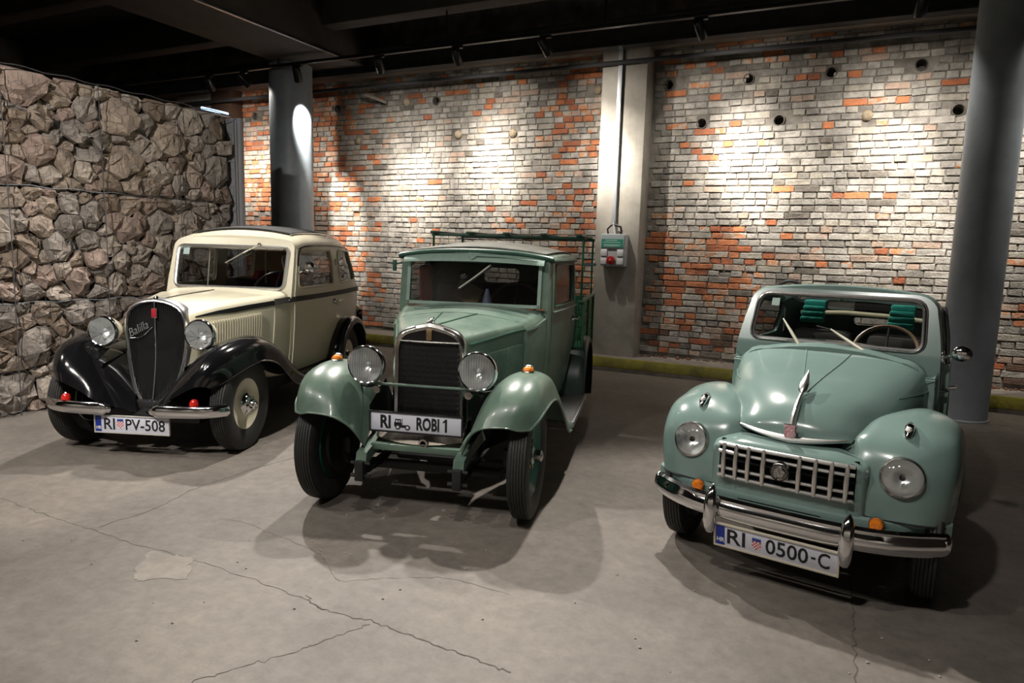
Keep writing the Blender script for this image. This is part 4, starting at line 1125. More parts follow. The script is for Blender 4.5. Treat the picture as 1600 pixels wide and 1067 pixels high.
    for sg in (1, -1):
        for k in range(21):
            y = .14+.0245*k
            lo, hi = hk.side(y, .70, .006, sg), hk.side(y, .865+.03*k/21, .006, sg)
            MB().tube([lo, (lo+hi)/2+Vector((sg*.002, 0, 0)), hi], .0095, 5, sq=(.75, 1.3)).obj('louvre', GREEN, hood)
        MB().tube([hk.side(y, .945+.04*sm(0, .68, y), .003, sg) for y in np.linspace(.09, .67, 8)], .007, 6).obj('bonnet_crease', GREEN_D, hood)
        MB().tube([hk.top(sg*(.018+.10*t), .1+.56*t, .003) for t in np.linspace(0, 1, 8)], .004, 5).obj('hinge_strip', GREEN_D, hood)
    for x, y in ((.1, .40), (-.06, .25), (.17, .3), (.25, .55), (-.2, .6), (.05, .6), (.3, .62), (.21, .18)):   # chipped paint
        p = hk.top(x, y, .0012); s = .007
        MB().add([p+Vector((s*cos(a)*rng.uniform(.6, 1.6), s*sin(a), 0)) for a in np.arange(6)*pi/3], [(0, 1, 2, 3, 4, 5)]).obj('paint_chip', mat('chip_pale', (.45, .43, .38), .7), hood, None)
    m = MB()
    for k in range(16):
        x = -.46+.92*k/15
        m.box((x, .955, 1.084), (x+rng.uniform(.02, .06), .968, 1.093+rng.uniform(0, .006)))
    m.obj('rusty_seal', mat('rust_seal', (.22, .11, .06), .9, noise=(40, .5)), cowl, None)
    # ---- radiator
    R_ = [(0, 1.066), (.05, 1.056), (.11, 1.040), (.165, 1.016), (.20, .975), (.214, .91), (.217, .80), (.220, .65), (.222, .50)]
    o = [tuple(p) for p in catmull(R_, 4)]
    path = [(-x, z) for x, z in o[::-1]]+o[1:]
    core = MB().box((-.185, .045, .49), (.185, .07, .965)).obj('radiator_core', mat('core_black', (.007, .007, .007), .6), car, None)
    hx_ = MB()
    for k in range(29):
        z = .50+.0158*k
        hx_.tube([(x, .040-.003*(i % 2), z+.0052*(1 if (i+k) % 2 else -1)) for i, x in enumerate(np.linspace(-.178, .178, 37))], .0017, 3, cap=False)
    hx_.obj('radiator_mesh', mat('mesh_dark', (.022, .022, .024), .35, .5), core, None, fix=False)
    rows = []
    for x, z in path:
        nx, nz = x/.22, max(0, (z-.80)/.27); l = sqrt(nx*nx+nz*nz)+1e-6; nx, nz = nx/l, nz/l
        rows.append([(x, .085, z), (x+nx*.004, .055, z+nz*.003), (x, .032, z), (x-nx*.016, .022, z-nz*.016), (x-nx*.032, .030, z-nz*.034), (x-nx*.034, .048, z-nz*.036)])
    MB().grid(rows).obj('radiator_shell', CHROME_OLD, core, 50)
    hp = [(-.18, .960), (.18, .960)]+[(x*.86, z-.03) for x, z in o[::-1] if z > .99 and x < .17]+[(-x*.86, z-.03) for x, z in o if z > .99 and 0 < x < .17]
    MB().prism(hp, 'y', .034, .046).obj('header_tank', BLACK, core, None)
    MB().tube([(-.18, .030, .958), (0, .028, .956), (.18, .030, .958)], .005, 5).obj('tank_seam', CHROME_OLD, core)
    MB().rbox((-.017, .020, .970), (.017, .034, 1.028), .004).obj('badge', mat('badge_brass', (.42, .30, .16), .35, .8, noise=(60, .4)), core)
    m = MB().lathe([(0, .04), (.006, .038), (.012, .02), (.02, .012), (.022, 0)], (0, .06, 1.058), 'z', 14)
    m.tube([(-.025, .05, 1.072), (.0, .05, 1.08), (.02, .05, 1.10)], .005, 5); m.obj('radiator_cap', CHROME_OLD, core)
    MB().rbox((-.22, .05, .40), (.22, .085, .53), .01).obj('lower_tank', BLACK, core)
    # rusty apron with the crank hole under the plate
    rows = [[(x, -.10-.05*(1-(x/.25)**2), .475-.0*x), (x, -.14-.05*(1-(x/.25)**2), .435-.02*(1-(x/.25)**2)), (x, -.10-.05*(1-(x/.25)**2), .405-.03*(1-(x/.25)**2)), (x, -.02, .39)] for x in np.linspace(-.25, .25, 17)]
    ap = MB().grid(rows).obj('front_apron', mat('worn_apron', (.26, .23, .19), .4, .6, noise=(18, .6)), car, 50); solid(ap, .004)
    MB().lathe([(.014, .006), (.016, -.012), (.026, -.014), (.028, .006)], (.045, -.185, .425), 'y', 18).obj('crank_hole', CHROME_OLD, ap)
    MB().lathe([(0, 0), (.017, 0)], (.045, -.187, .425), 'y', 14).obj('hole_dark', VOID, ap)
    # ---- fenders
    L = [[(.655,-.30,.578),(.60,-.343,.582),(.53,-.36,.595),(.41,-.35,.578),(.33,-.30,.51),(.278,-.24,.40)],
         [(.692,-.225,.62),(.645,-.28,.68),(.56,-.30,.705),(.43,-.28,.675),(.345,-.22,.585),(.29,-.14,.45)],
         [(.712,-.125,.655),(.67,-.165,.755),(.575,-.18,.785),(.45,-.16,.752),(.36,-.10,.66),(.30,-.05,.52)],
         [(.722,.02,.665),(.68,.01,.780),(.58,0,.818),(.46,.01,.785),(.37,.02,.69),(.31,.03,.56)],
         [(.728,.18,.64),(.685,.20,.76),(.585,.20,.797),(.47,.20,.765),(.39,.20,.68),(.34,.20,.56)],
         [(.735,.36,.55),(.692,.42,.65),(.60,.42,.687),(.5,.42,.66),(.43,.42,.60),(.39,.42,.52)],
         [(.748,.52,.42),(.705,.62,.51),(.62,.62,.542),(.54,.62,.52),(.48,.62,.49),(.45,.62,.44)],
         [(.748,.70,.32),(.725,.80,.37),(.65,.80,.392),(.58,.80,.385),(.53,.80,.375),(.5,.80,.36)],
         [(.748,.86,.29),(.735,.95,.32),(.66,.95,.325),(.58,.95,.325),(.54,.95,.325),(.51,.95,.325)]]
    S = surf(L, 5, 5); f = both(MB().grid(S), 'front_fender', GREEN, car, 60)
    for q, sg in zip(f, (1, -1)):
        solid(q, .006)
        MB().tube([(sg*p[0], p[1], p[2]) for p in S[:, 0]], .007, 6).obj('fender_bead', GREEN, q)
        MB().tube([(sg*p[0], p[1], p[2]) for p in S[0]], .006, 6).obj('fender_bead', GREEN, q)
        a = MB().lathe([(.036, 0), (.038, .008), (.034, .014)], (sg*.576, .05, .812), 'z', 18); a.obj('lamp_base', CHROME_OLD, q)
        MB().ball((sg*.576, .05, .826), (.033, .036, .026), 14).obj('marker_lamp', AMBER, q)
        MB().ball((sg*.576, .066, .840), (.026, .026, .018), 12).obj('lamp_hood', CHROME_OLD, q)
    both(MB().grid([[(.30, -.12, .60), (.33, .2, .70), (.44, .6, .5)], [(.28, -.12, .36), (.30, .2, .3), (.44, .6, .3)]]), 'inner_wing', VOID, car)
    for sg in (1, -1):
        q = MB().rbox((.52, .92, .300), (.748, 1.86, .328), .008); q = q if sg > 0 else q.mirror(); b = q.obj('running_board', mat('board_grey', (.10, .10, .095), .6, noise=(8, .4)), car)
        q = MB().rbox((.735, .92, .29), (.756, 1.87, .332), .004); (q if sg > 0 else q.mirror()).obj('board_edge', STEEL, b)
    L = []
    for a in np.linspace(radians(185), radians(-25), 9):
        cy, cz, R0 = 2.27, .35, .43
        pt = lambda x, dr: (x, cy+(R0+dr)*cos(a), cz+(R0+dr)*sin(a)*.95)
        L.append([pt(.735, -.05), pt(.73, -.01), pt(.69, .01), pt(.62, .012), pt(.50, .01)])
    for q in both(MB().grid(surf(L, 4, 4)), 'rear_fender', mat('rear_fender_paint', (.02, .035, .03), .4), car, 60): solid(q, .006)
    # ---- headlamps and the bar between them
    for sg in (1, -1):
        h = headlamp(car, sg*.323, -.115, .830, .108, CHROME_OLD, .13, True)
        MB().tube([(sg*.323, -.06, .74), (sg*.323, -.05, .700)], [.020, .012], 8).obj('lamp_stem', DARK, h)
        MB().tube(catmull([(sg*.28, -.07, .715), (sg*.33, -.06, .700), (sg*.39, -.04, .708), (sg*.45, .0, .74)], 4), .010, 6).obj('lamp_bracket', DARK, h)
        MB().lathe([(0, -.01), (.022, -.008), (.024, .01), (0, .012)], (sg*.27, -.09, .69), 'y', 14).obj('horn', CHROME_OLD, h)
    MB().tube([(-.31, -.085, .722), (.31, -.085, .722)], .0085, 8).obj('lamp_bar', GREEN, car)
    # ---- plate
    p, P = plate(car, -.258, .262, .486, .588, -.20, [('RI', -.203, .060, .074, -.037, .034), ('ROBI', .006, .130, .074, -.037, .034), ('JADRANSKO', -.125, .115, .0085, -.0605, .004)], frame=mat('plate_frame_black', (.012, .012, .014), .35), band=False)
    m = MB(); dz = -.03                                                 # the lorry pictogram between the letters
    def q_(poly): m.prism(poly, 'y', -.0015, .0005)
    X = -.118
    for poly in ([(X, .049), (X+.034, .049), (X+.034, .043), (X, .043)], [(X-.004, .030), (X+.036, .030), (X+.036, .020), (X-.004, .020)], [(X-.002, .026), (X+.002, .048), (X+.006, .048), (X+.003, .026)], [(X+.016, .026), (X+.016, .046), (X+.020, .046), (X+.020, .026)], [(X+.028, .026), (X+.028, .048), (X+.034, .048), (X+.034, .026)],
                 [(X-.005, .008), (X-.005, .027), (X+.038, .027), (X+.038, .016), (X+.078, .016), (X+.088, .010), (X+.088, .002), (X+.03, .002)], [(X+.039, .013), (X+.039, .052), (X+.042, .052), (X+.042, .013)]): q_([(a, b+dz) for a, b in poly])
    q_([(.168, -.036), (.180, -.036), (.180, .036), (.170, .036), (.156, .022), (.156, .014), (.168, .021)])                # the figure 1
    for cx in (.016, .072):
        m.lathe([(.008, -.0019), (.0145, -.0019), (.0145, .0005)], (X+cx, 0, .0+dz+.004), 'y', 20)
    P(m).obj('lorry_pictogram', INK, p, None)
    wd = MB()
    for cx in (.016, .072): wd.lathe([(0, -.0021), (.0078, -.0021)], (X+cx, 0, dz+.004), 'y', 16)
    P(wd).obj('pictogram_hub', PLATE, p, None)
    # ---- chassis, axle, springs
    for sg in (1, -1):
        m = MB(); pr = [(-.30, .325), (-.285, .375), (-.10, .425), (.15, .455), (2.9, .455), (2.9, .375), (.15, .365), (-.10, .355), (-.28, .312)]
        m.prism(pr, 'x', .245, .305); (m if sg > 0 else m.mirror()).obj('frame_rail', GREEN, car)
        m = MB().rbox((.250, -.33, .225), (.300, -.27, .335), .006); m.tube([(.22, -.30, .25), (.33, -.30, .25)], .012, 8); m.tube([(.22, -.30, .32), (.33, -.30, .32)], .010, 8)
        (m if sg > 0 else m.mirror()).obj('spring_shackle', DARK, car)
        m = MB()
        for k in range(5): m.tube(catmull([(.275, -.30+.08*k, .25-.016*k+.012*k), (.275, 0, .275-.011*k), (.275, .34-.08*k, .27-.004*k)], 4), .010, 6, sq=(2.2, .55), up=(0, 0, 1))
        (m if sg > 0 else m.mirror()).obj('leaf_spring', DARK, car)
        m = MB().tube([(.275, -.05, .25), (.44, -.03, .24), (.52, 0, .30)], .022, 8); m.rbox((.46, -.03, .22), (.52, .04, .38), .01); (m if sg > 0 else m.mirror()).obj('steering_knuckle', DARK, car)
    m = MB().rbox((-.26, -.20, .372), (.26, -.155, .408), .004); m.obj('cross_member', GREEN, car)
    m = MB().rbox((-.46, -.02, .205), (.46, .03, .255), .008); m.tube([(-.5, .12, .26), (.5, .12, .26)], .012, 8); m.obj('front_axle', DARK, car)
    m = MB().rbox((-.24, .12, .22), (.24, 1.9, .40), .03); m.tube([(-.55, 2.25, .35), (.55, 2.25, .35)], .04, 8); m.ball((0, 2.25, .35), .11, 12); m.obj('drivetrain', DARK, car)
    wheel(car, .598, 0, .355, .118, .225, 'spoked', radians(0), 1); wheel(car, -.598, 0, .355, .118, .225, 'spoked', radians(0), -1)
    wheel(car, .598, 2.26, .355, .118, .225, 'spoked', 0, 1); wheel(car, -.598, 2.26, .355, .118, .225, 'spoked', 0, -1)
    # ---- load bed: planked sides, posts and the rack above
    bed = MB().rbox((-.66, 2.02, .60), (.66, 3.12, .65), .006).obj('bed_floor', GREEN_BED, car)
    for sg in (1, -1):
        for k in range(4):
            q = MB().rbox((.648, 2.02, .655+.104*k), (.672, 3.12, .655+.104*k+.099), .004); (q if sg > 0 else q.mirror()).obj('side_plank', GREEN_BED, bed)
        for y in (2.05, 2.55, 3.08):
            q = MB().rbox((.668, y-.02, .58), (.690, y+.02, 1.075), .004); (q if sg > 0 else q.mirror()).obj('stake', GREEN_BED, bed)
        q = MB().rbox((.640, 2.0, 1.07), (.694, 3.14, 1.09), .004); (q if sg > 0 else q.mirror()).obj('side_rail', GREEN_BED, bed)
    for y in (2.02, 3.10):
        for k in range(4): MB().rbox((-.648, y, .655+.104*k), (.648, y+.024, .655+.104*k+.099), .004).obj('end_plank', GREEN_BED, bed)
    rack = MB().rbox((-.67, 2.106, 1.595), (.67, 2.134, 1.617), .004).obj('rack', GREEN_D, car)
    MB().rbox((-.67, 3.046, 1.595), (.67, 3.074, 1.617), .004).obj('cross_bar', GREEN_D, rack)
    for sg in (1, -1):
        for y in (2.12, 3.06): MB().tube([(sg*.655, y, 1.08), (sg*.655, y, 1.60)], .010, 6).obj('rack_post', GREEN_BED, rack)
    for x in (-.64, -.32, 0, .32, .62): MB().rbox((x-.026, 2.05, 1.617), (x+.026, 3.14, 1.637), .005).obj('rack_slat', GREEN_D, rack)
    MB().rbox((.58, 3.0, 1.36), (.70, 3.02, 1.385), .004).obj('marker_bar', mat('blue_grey_bar', (.16, .26, .30), .5), rack)
    # ---- cab fittings
    a, b, c = sk.front(.125, 1.385, .03, .5), sk.front(-.095, 1.215, .032, .5), sk.front(.02, 1.30, .034, .5)
    w = MB().tube([a, c, b], .0065, 6).obj('wiper', mat('wiper_grey', (.36, .34, .29), .45), car); MB().tube([a+Vector((.012, .008, -.006)), b+Vector((.012, .008, -.006))], .005, 5).obj('wiper_blade', DARK, w)
    m = MB().tube([(-.545, 1.05, 1.38), (-.585, 1.02, 1.37)], .006, 6); m.rbox((-.60, 1.00, 1.32), (-.575, 1.02, 1.40), .004); m.obj('door_mirror', GREEN_D, car)
    sg_ = MB().prism([(-.735, 1.06), (-.69, .955), (-.78, .955)], 'y', 2.16, 2.17).obj('reflector_triangle', mat('triangle_red', (.30, .01, .02), .4), bed, None)
    MB().prism([(-.735, 1.03), (-.709, .970), (-.761, .970)], 'y', 2.157, 2.165).obj('triangle_centre', mat('triangle_pale', (.4, .36, .36), .5), sg_, None)
    MB().rbox((-.50, 1.35, .60), (.50, 1.75, .78), .04).obj('seat', INTERIOR, car)
    MB().rbox((-.50, 1.72, .70), (.50, 1.84, 1.22), .04).obj('seat_back', INTERIOR, car)
    MB().rbox((-.50, 1.28, 1.0), (-.41, 1.36, 1.36), .02).obj('red_jerrycan', mat('can_red', (.33, .02, .02), .5), car)
    MB().rbox((-.51, 1.03, .88), (.51, 1.12, 1.085), .015).obj('dashboard', INTERIOR, car)
    MB().box((-.10, 0, -.075), (.10, .004, .075), Matrix.Rotation(radians(25), 3, 'Y'), (-.13, 1.35, 1.16)).obj('cardboard_sheet', mat('cardboard', (.42, .31, .19), .8), car, None)
    MB().lathe([(.045, 0), (.03, .05), (.012, .12), (0, .122)], (.06, 1.18, 1.085), 'z', 16).obj('dash_lamp', mat('blue_grey_cone', (.22, .26, .38), .4), car)
    MB().ball((-.10, 1.10, 1.30), (.035, .012, .03), 10).obj('cab_mirror', CHROME_OLD, car)
    steering_wheel(car, .24, 1.30, 1.075, .20, mat('wheel_wood', (.17, .10, .08), .4), 1.0)
    car.location = (-2.124, 3.263, 0); car.rotation_euler = (0, 0, radians(14.8))
    return car
green_truck()

# ================================================================== SAGE CABRIOLET
def sage_car():
    car = root('cabriolet_car', 'sage green rounded 1950s small car with chrome grille bars, by the right-hand round column', 'car')
    # ---- bonnet
    L = [[(0,-.285,.672),(.08,-.283,.677),(.16,-.27,.685),(.215,-.25,.692),(.245,-.235,.697)],
         [(0,-.255,.755),(.09,-.25,.753),(.18,-.235,.742),(.245,-.20,.728),(.268,-.175,.712)],
         [(0,-.15,.838),(.11,-.14,.833),(.215,-.12,.808),(.29,-.085,.765),(.312,-.065,.728)],
         [(0,.05,.905),(.14,.05,.897),(.275,.05,.866),(.365,.05,.80),(.385,.05,.725)],
         [(0,.32,.968),(.18,.32,.961),(.34,.32,.932),(.435,.32,.86),(.455,.32,.71)],
         [(0,.47,1.013),(.22,.47,1.007),(.385,.47,.98),(.470,.47,.905),(.486,.47,.69)]]
    S = surf(L, 5, 5); hm = MB().grid(S); q = hm.mirror(); hm.add(q.v, q.f)
    hood = hm.obj('bonnet', SAGE, car, 60); solid(hood, .008); hs = Skin(hood)
    for sg in (1, -1):
        MB().tube([hs.top(sg*(.012+.10*t), -.08+.53*t, .001) for t in np.linspace(0, 1, 9)], .0035, 5).obj('bonnet_crease', SAGE, hood)
        e = S[:, -1]; MB().tube([(sg*p[0]*1.002, p[1], p[2]) for p in e], .0032, 6).obj('bonnet_gap', mat('gap_black', (.01, .01, .01), .8), hood)
        MB().tube([hs.side(y, .845+.02*y, .001, sg) for y in np.linspace(.15, .45, 6)], .004, 5).obj('side_crease', SAGE, hood)
    px_ = [(x, -.306+.048*(abs(x)/.24)**2.2, .682+.024*(abs(x)/.24)**1.6) for x in np.linspace(-.238, .238, 21)]
    bar = MB().tube(px_, [.004]+[.008+.011*(1-abs(t)) for t in np.linspace(-1, 1, 19)]+[.004], 8, sq=(1, .9)).obj('bonnet_bar', SATIN, hood)
    def on(y, off): return hs.top(0, y, off)
    tip = [Vector((0, -.305, .69)), on(-.262, .024), on(-.21, .022), on(-.16, .020), on(-.125, .020)]
    MB().tube(tip, [.016, .014, .012, .010, .009], 8).obj('mascot_stem', SATIN, hood)
    a = on(-.14, .028); b = on(-.02, .075)
    MB().tube([a, a.lerp(b, .12), a.lerp(b, .4), a.lerp(b, .75), b], [.006, .020, .021, .011, .002], 10, sq=(1, .7)).obj('mascot', SATIN, hood)
    MB().prism([(-.016, .69), (.016, .69), (.023, .705), (.021, .742), (.024, .748), (-.024, .748), (-.021, .742), (-.023, .705)], 'y', -.322, -.306).obj('badge', mat('badge_pink', (.45, .10, .13), .3, noise=(90, .5, (.6, .5, .5))), hood, None)
    MB().tube([(-.016, -.315, .688), (.016, -.315, .688), (.024, -.315, .705), (.022, -.315, .742), (.025, -.315, .750), (-.025, -.315, .750), (-.022, -.315, .742), (-.024, -.315, .705)], .004, 5, closed=True).obj('badge_rim', CHROME, hood)
    # ---- front fenders with the lamps let in
    L = [[(.640,-.17,.385),(.605,-.245,.402),(.54,-.295,.408),(.46,-.318,.410),(.38,-.328,.410),(.30,-.330,.410)],
         [(.652,-.13,.45),(.625,-.235,.50),(.55,-.292,.52),(.46,-.312,.53),(.38,-.322,.53),(.29,-.325,.53)],
         [(.658,-.10,.53),(.637,-.205,.61),(.56,-.268,.645),(.46,-.284,.66),(.355,-.272,.675),(.272,-.238,.695)],
         [(.662,-.02,.58),(.642,-.11,.70),(.565,-.17,.738),(.46,-.185,.752),(.362,-.165,.757),(.298,-.145,.752)],
         [(.664,.1,.59),(.642,.03,.725),(.56,0,.785),(.455,-.02,.803),(.375,-.01,.800),(.325,0,.788)],
         [(.664,.22,.57),(.642,.2,.73),(.57,.2,.79),(.485,.2,.81),(.43,.2,.800),(.392,.2,.772)],
         [(.662,.36,.46),(.645,.40,.62),(.59,.42,.70),(.53,.44,.735),(.48,.45,.735),(.45,.45,.70)],
         [(.656,.48,.34),(.642,.56,.46),(.605,.60,.54),(.56,.62,.585),(.52,.62,.60),(.49,.62,.60)],
         [(.65,.58,.28),(.635,.70,.32),(.605,.74,.37),(.57,.75,.41),(.54,.75,.43),(.5,.75,.45)]]
    L = [r+[(r[-1][0]-.07, r[-1][1]+.03, r[-1][2]-.035)] for r in L]
    S = surf(L, 5, 5); f = both(MB().grid(S), 'front_fender', SAGE, car, 60)
    for q, sg in zip(f, (1, -1)):
        solid(q, .006)
        MB().tube([(sg*p[0], p[1]-.003, p[2]-.002) for p in S[0]], .004, 5).obj('fender_seam', mat('gap_black', (.01,)*3, .8), q)
        # headlamp set flush
        c = (sg*.456, -.305, .598)
        R = Matrix.Rotation(radians(-10), 3, 'X') @ Matrix.Rotation(radians(sg*6), 3, 'Z'); r = .083
        def put(m): return move(m, c, R)
        cut(q, [put(MB().lathe([(0, -.08), (r*.99, -.08), (r*.99, .12), (0, .12)], (0, 0, 0), 'y', 32))], 60)
        h = put(MB().lathe([(r*.93, .03), (r*1.06, .028), (r*1.07, .006), (r*1.02, -.008), (r*.95, -.012), (r*.91, -.004)], (0, 0, 0), 'y', 40)).obj('headlamp', CHROME_OLD, car)
        put(MB().lathe([(r*.94, .0), (r*.7, .03), (r*.4, .055), (0, .065)], (0, 0, 0), 'y', 32)).obj('reflector', REFLECT, h)
        put(MB().lathe([(r*.93, -.006), (r*.7, -.020), (r*.4, -.030), (0, -.034)], (0, 0, 0), 'y', 32)).obj('lens', LENS, h)
        put(MB().ball((0, .01, 0), (.013, .02, .013), 10)).obj('bulb', VOID, h)
        # fender top lamp
        fk = Skin(q); p = fk.top(sg*.452, -.155, -.004)
        m = MB().tube([p+Vector((0, -.045, -.018)), p+Vector((0, -.03, .004)), p+Vector((0, .0, .02)), p+Vector((0, .04, .025)), p+Vector((0, .065, .02))], [.012, .022, .024, .018, .004], 10, sq=(.85, .8))
        tl = m.obj('fender_lamp', CHROME, car)
        MB().ball(p+Vector((0, -.022, .010)), (.017, .024, .020), 10).obj('lamp_glass', mat('frosted_glass', (.62, .60, .57), .2), tl)
        i_ = MB().lathe([(0, -.034), (.012, -.033), (.024, -.026), (.027, -.012), (.027, 0)], (sg*.385, -.362, .397), 'y', 20).obj('indicator', AMBER, car)
        MB().lathe([(.026, -.004), (.031, -.006), (.032, .004)], (sg*.385, -.362, .397), 'y', 20).obj('indicator_rim', CHROME_OLD, i_)
    # ---- grille panel
    def gp(x, t):
        e = abs(x)/.335
        lean = -.384+.022*e**4
        z0, z1 = .405, .668-.040*max(0, e-.55)**1.5/.3
        if t < .72: return (x, lean+.012*(1-t), z0+(z1-.03-z0)*t/.72)
        u = (t-.72)/.28; a = u*pi/2
        return (x, lean+.095*(1-cos(a))+.030*u, z1-.03+.03*sin(a))
    xs = np.concatenate([[-.338, -.330], np.linspace(-.315, .315, 23), [.330, .338]])
    ts = np.concatenate([np.linspace(0, .72, 9), np.linspace(.76, 1, 7)])
    P = np.array([[gp(x, t) for t in ts] for x in xs])
    P[0, :, 1] += .075; P[-1, :, 1] += .075; P[1, :, 1] += .012; P[-2, :, 1] += .012
    gpn = MB().grid(P).obj('grille_panel', SAGE, car, 60); solid(gpn, .012)
    op = rrect(-.292, .292, .468, .632, .018)
    cut(gpn, [MB().prism(op, 'y', -.6, -.31)], 40)
    gr = MB().box((-.295, -.335, .46), (.295, -.32, .640)).obj('grille', VOID, car, None)
    gy = lambda x: -.393+.020*(abs(x)/.335)**4
    for z, r in ((.628, .0085), (.592, .0075), (.516, .0075), (.478, .0085)):
        MB().tube([(x, gy(x)-.002, z) for x in np.linspace(-.289, .289, 13)], r*1.12, 8).obj('grille_bar', SATIN, gr)
    MB().tube([(x, gy(x)+.025, .554) for x in np.linspace(-.285, .285, 9)], .006, 6).obj('grille_bar', DARK, gr)
    for x in (-.262, -.206, -.150, -.083, .070, .136, .200, .260):
        MB().tube([(x, gy(x)-.010, .470), (x, gy(x)-.014, .49), (x, gy(x)-.017, .553), (x, gy(x)-.014, .62), (x, gy(x)-.010, .638)], [.005, .009, .011, .009, .005], 8, sq=(.75, 1)).obj('grille_upright', SATIN, gr)
    d = MB().lathe([(0, -.030), (.022, -.030), (.030, -.022), (.034, -.026), (.040, -.022), (.044, -.006), (.044, .01)], (-.006, -.403, .555), 'y', 28).obj('grille_medallion', CHROME_OLD, gr)
    MB().tube([(-.006+.037*cos(a), -.429, .555+.037*sin(a)) for a in np.arange(24)*2*pi/24], .003, 5, closed=True).obj('medallion_ring', DARK, d)
    m = MB()
    for k in range(9): 
        a = k*2.4; rr = .006*sqrt(k); m.ball((-.006+rr*cos(a)*1.4, -.434, .555+rr*sin(a)*1.2), .006, 6)
    m.obj('medallion_relief', CHROME, d)
    # ---- valance, bumper, overriders, plate
    rows = []
    for u in np.linspace(-1, 1, 25):
        x = .648*u; y = -.378+.19*abs(u)**3.2; rows.append([(x*.999, y+.01, .412), (x, y-.008, .402), (x*1.0, y-.010, .36), (x*.995, y+.0, .30), (x*.97, y+.05, .27)])
    v = MB().grid(rows).obj('front_valance', SAGE, car, 50); solid(v, .006)
    MB().rbox((-.19, -.394, .372), (.17, -.382, .384), .004).obj('air_slot', VOID, v)
    bp = [(x, -.440+.185*(abs(x)/.64)**3.4, .333) for x in np.linspace(-.635, .635, 31)]
    rows = []
    for i, p in enumerate(bp):
        e = min(1, (31-abs(2*i-30))/3+.25)
        rows.append([(p[0], p[1]+dy, p[2]+dz*(.75+.25*e)) for dy, dz in ((.035, .052), (.012, .054), (-.004, .042), (-.004, .028), (-.016, .012), (-.018, -.01), (-.012, -.034), (.002, -.05), (.03, -.052))])
    bm_ = MB().grid(rows).obj('bumper', CHROME, car, 60); solid(bm_, .006)
    for sg in (1, -1):
        MB().ball((sg*.630, -.245, .333), (.026, .032, .050), 14).obj('bumper_end', CHROME, bm_)
        z = np.linspace(.215, .438, 13); t = (z-.32)/.11
        prof = [max(.004, .030*sqrt(max(0, 1-(abs(a)/1.06)**3))) for a in t]
        MB().tube([(sg*.290, -.447-.018*(1-a*a)+.015*max(0, a)**2, zz) for a, zz in zip(t, z)], prof, 14, sq=(.75, 1)).obj('overrider', CHROME, bm_)
        m = MB().tube([(sg*.28, -.40, .33), (sg*.28, -.2, .33)], .02, 6); m.obj('bumper_bracket', DARK, bm_)
    plate(car, -.262, .262, .158, .262, -.440, [('RI', -.208, .082, .074, -.036, .011), ('0500', -.035, .180, .074, -.036, .011), ('-', .157, .018, .010, -.004, .011), ('C', .185, .048, .074, -.036, .011)], chequer=(-.075, -.034, .064), tilt=radians(10))
    # ---- scuttle and body
    zb = .30
    cowl = cab([cab_ring(.44, .44, zb, .92, .985, .455, .495, .445, .040, .09, .01),
                cab_ring(.51, .52, zb, .95, 1.003, .47, .503, .458, .040, .09, .01),
                cab_ring(.575, .59, zb, .97, 1.02, .48, .512, .47, .032, .08, .01)], 'scuttle', SAGE, car, 3, .01)
    rings = [cab_ring(.505, .622, zb, .985, 1.322, .47, .508, .470, .026, .09, .01),
             cab_ring(.58, .69, zb, .985, 1.330, .485, .518, .478, .024, .09, .01),
             cab_ring(.95, 1.00, zb, .985, 1.300, .50, .520, .478, .020, .11, .01),
             cab_ring(1.50, 1.50, zb, .96, 1.225, .49, .503, .455, .02, .13, .01),
             cab_ring(1.95, 1.85, zb, .93, 1.12, .47, .475, .40, .03, .14, .01),
             cab_ring(2.25, 2.1, zb, .86, 1.0, .43, .44, .35, .03, .14, .01),
             cab_ring(2.48, 2.35, zb+.05, .72, .82, .36, .36, .28, .03, .12, .01)]
    body = cab(rings, 'body', SAGE, car, 4)
    sk = Skin(body)
    ws = rquad([(-.440, 1.034), (.430, 1.034), (.412, 1.292), (-.420, 1.292)], .065, 7)
    wi = rquad([(.72, 1.0), (1.32, 1.0), (1.28, 1.19), (.80, 1.235)], .06)
    wpts = [sk.front(x, z, 0, .3) for x, z in dense(ws, .04)]
    g = fan([p+Vector((0, .012, 0)) for p in wpts]).obj('windscreen', WINDOW, car, 60)
    MB().tube([p for p in wpts], .014, 8, closed=True).obj('windscreen_seal', mat('seal_grey', (.10, .095, .095), .5), g)
    MB().tube([p+Vector((0, -.010, 0)) for p in wpts], .006, 6, closed=True).obj('screen_trim', CHROME_OLD, g)
    window_side(car, sk, wi, WINDOW, DARK, .008, sides=(-1,))
    p = sk.front(-.352, 1.222, -.004, .3)
    st = MB().add([p, p+Vector((.042, 0, 0)), p+Vector((.042, .016, .042)), p+Vector((0, .016, .042))], [(0, 1, 2, 3)]).obj('sticker', mat('sticker_paper2', (.62, .62, .62), .5, noise=(160, .4, (.2, .45, .35))), g, None)
    # opening for the door on the driver's side and the roll-top roof
    cut(body, [MB().prism(ws, 'y', .3, 1.2), MB().prism(wi, 'x', -1, -.2), MB().prism(rquad([(.60, .42), (1.40, .42), (1.40, 1.0), (1.30, 1.19), (.80, 1.235), (.67, 1.0)], .05), 'x', .2, 1),
               MB().prism(rrect(-.38, .38, .84, 1.50, .08), 'z', 1.12, 1.6), MB().prism(rrect(-.12, .12, 1.02, 1.08, .02), 'y', 1.6, 2.4)])
    # rolled canvas at the back of the opening, and its end hoop
    rl = MB()
    for k, (dy, dz, r) in enumerate(((0, 0, .045), (.055, .0, .04), (.03, .04, .035))):
        rl.tube(catmull([(-.37, 1.56+dy, 1.15+dz), (-.25, 1.56+dy, 1.185+dz), (0, 1.56+dy, 1.195+dz), (.25, 1.56+dy, 1.185+dz), (.37, 1.56+dy, 1.15+dz)], 4), r, 10)
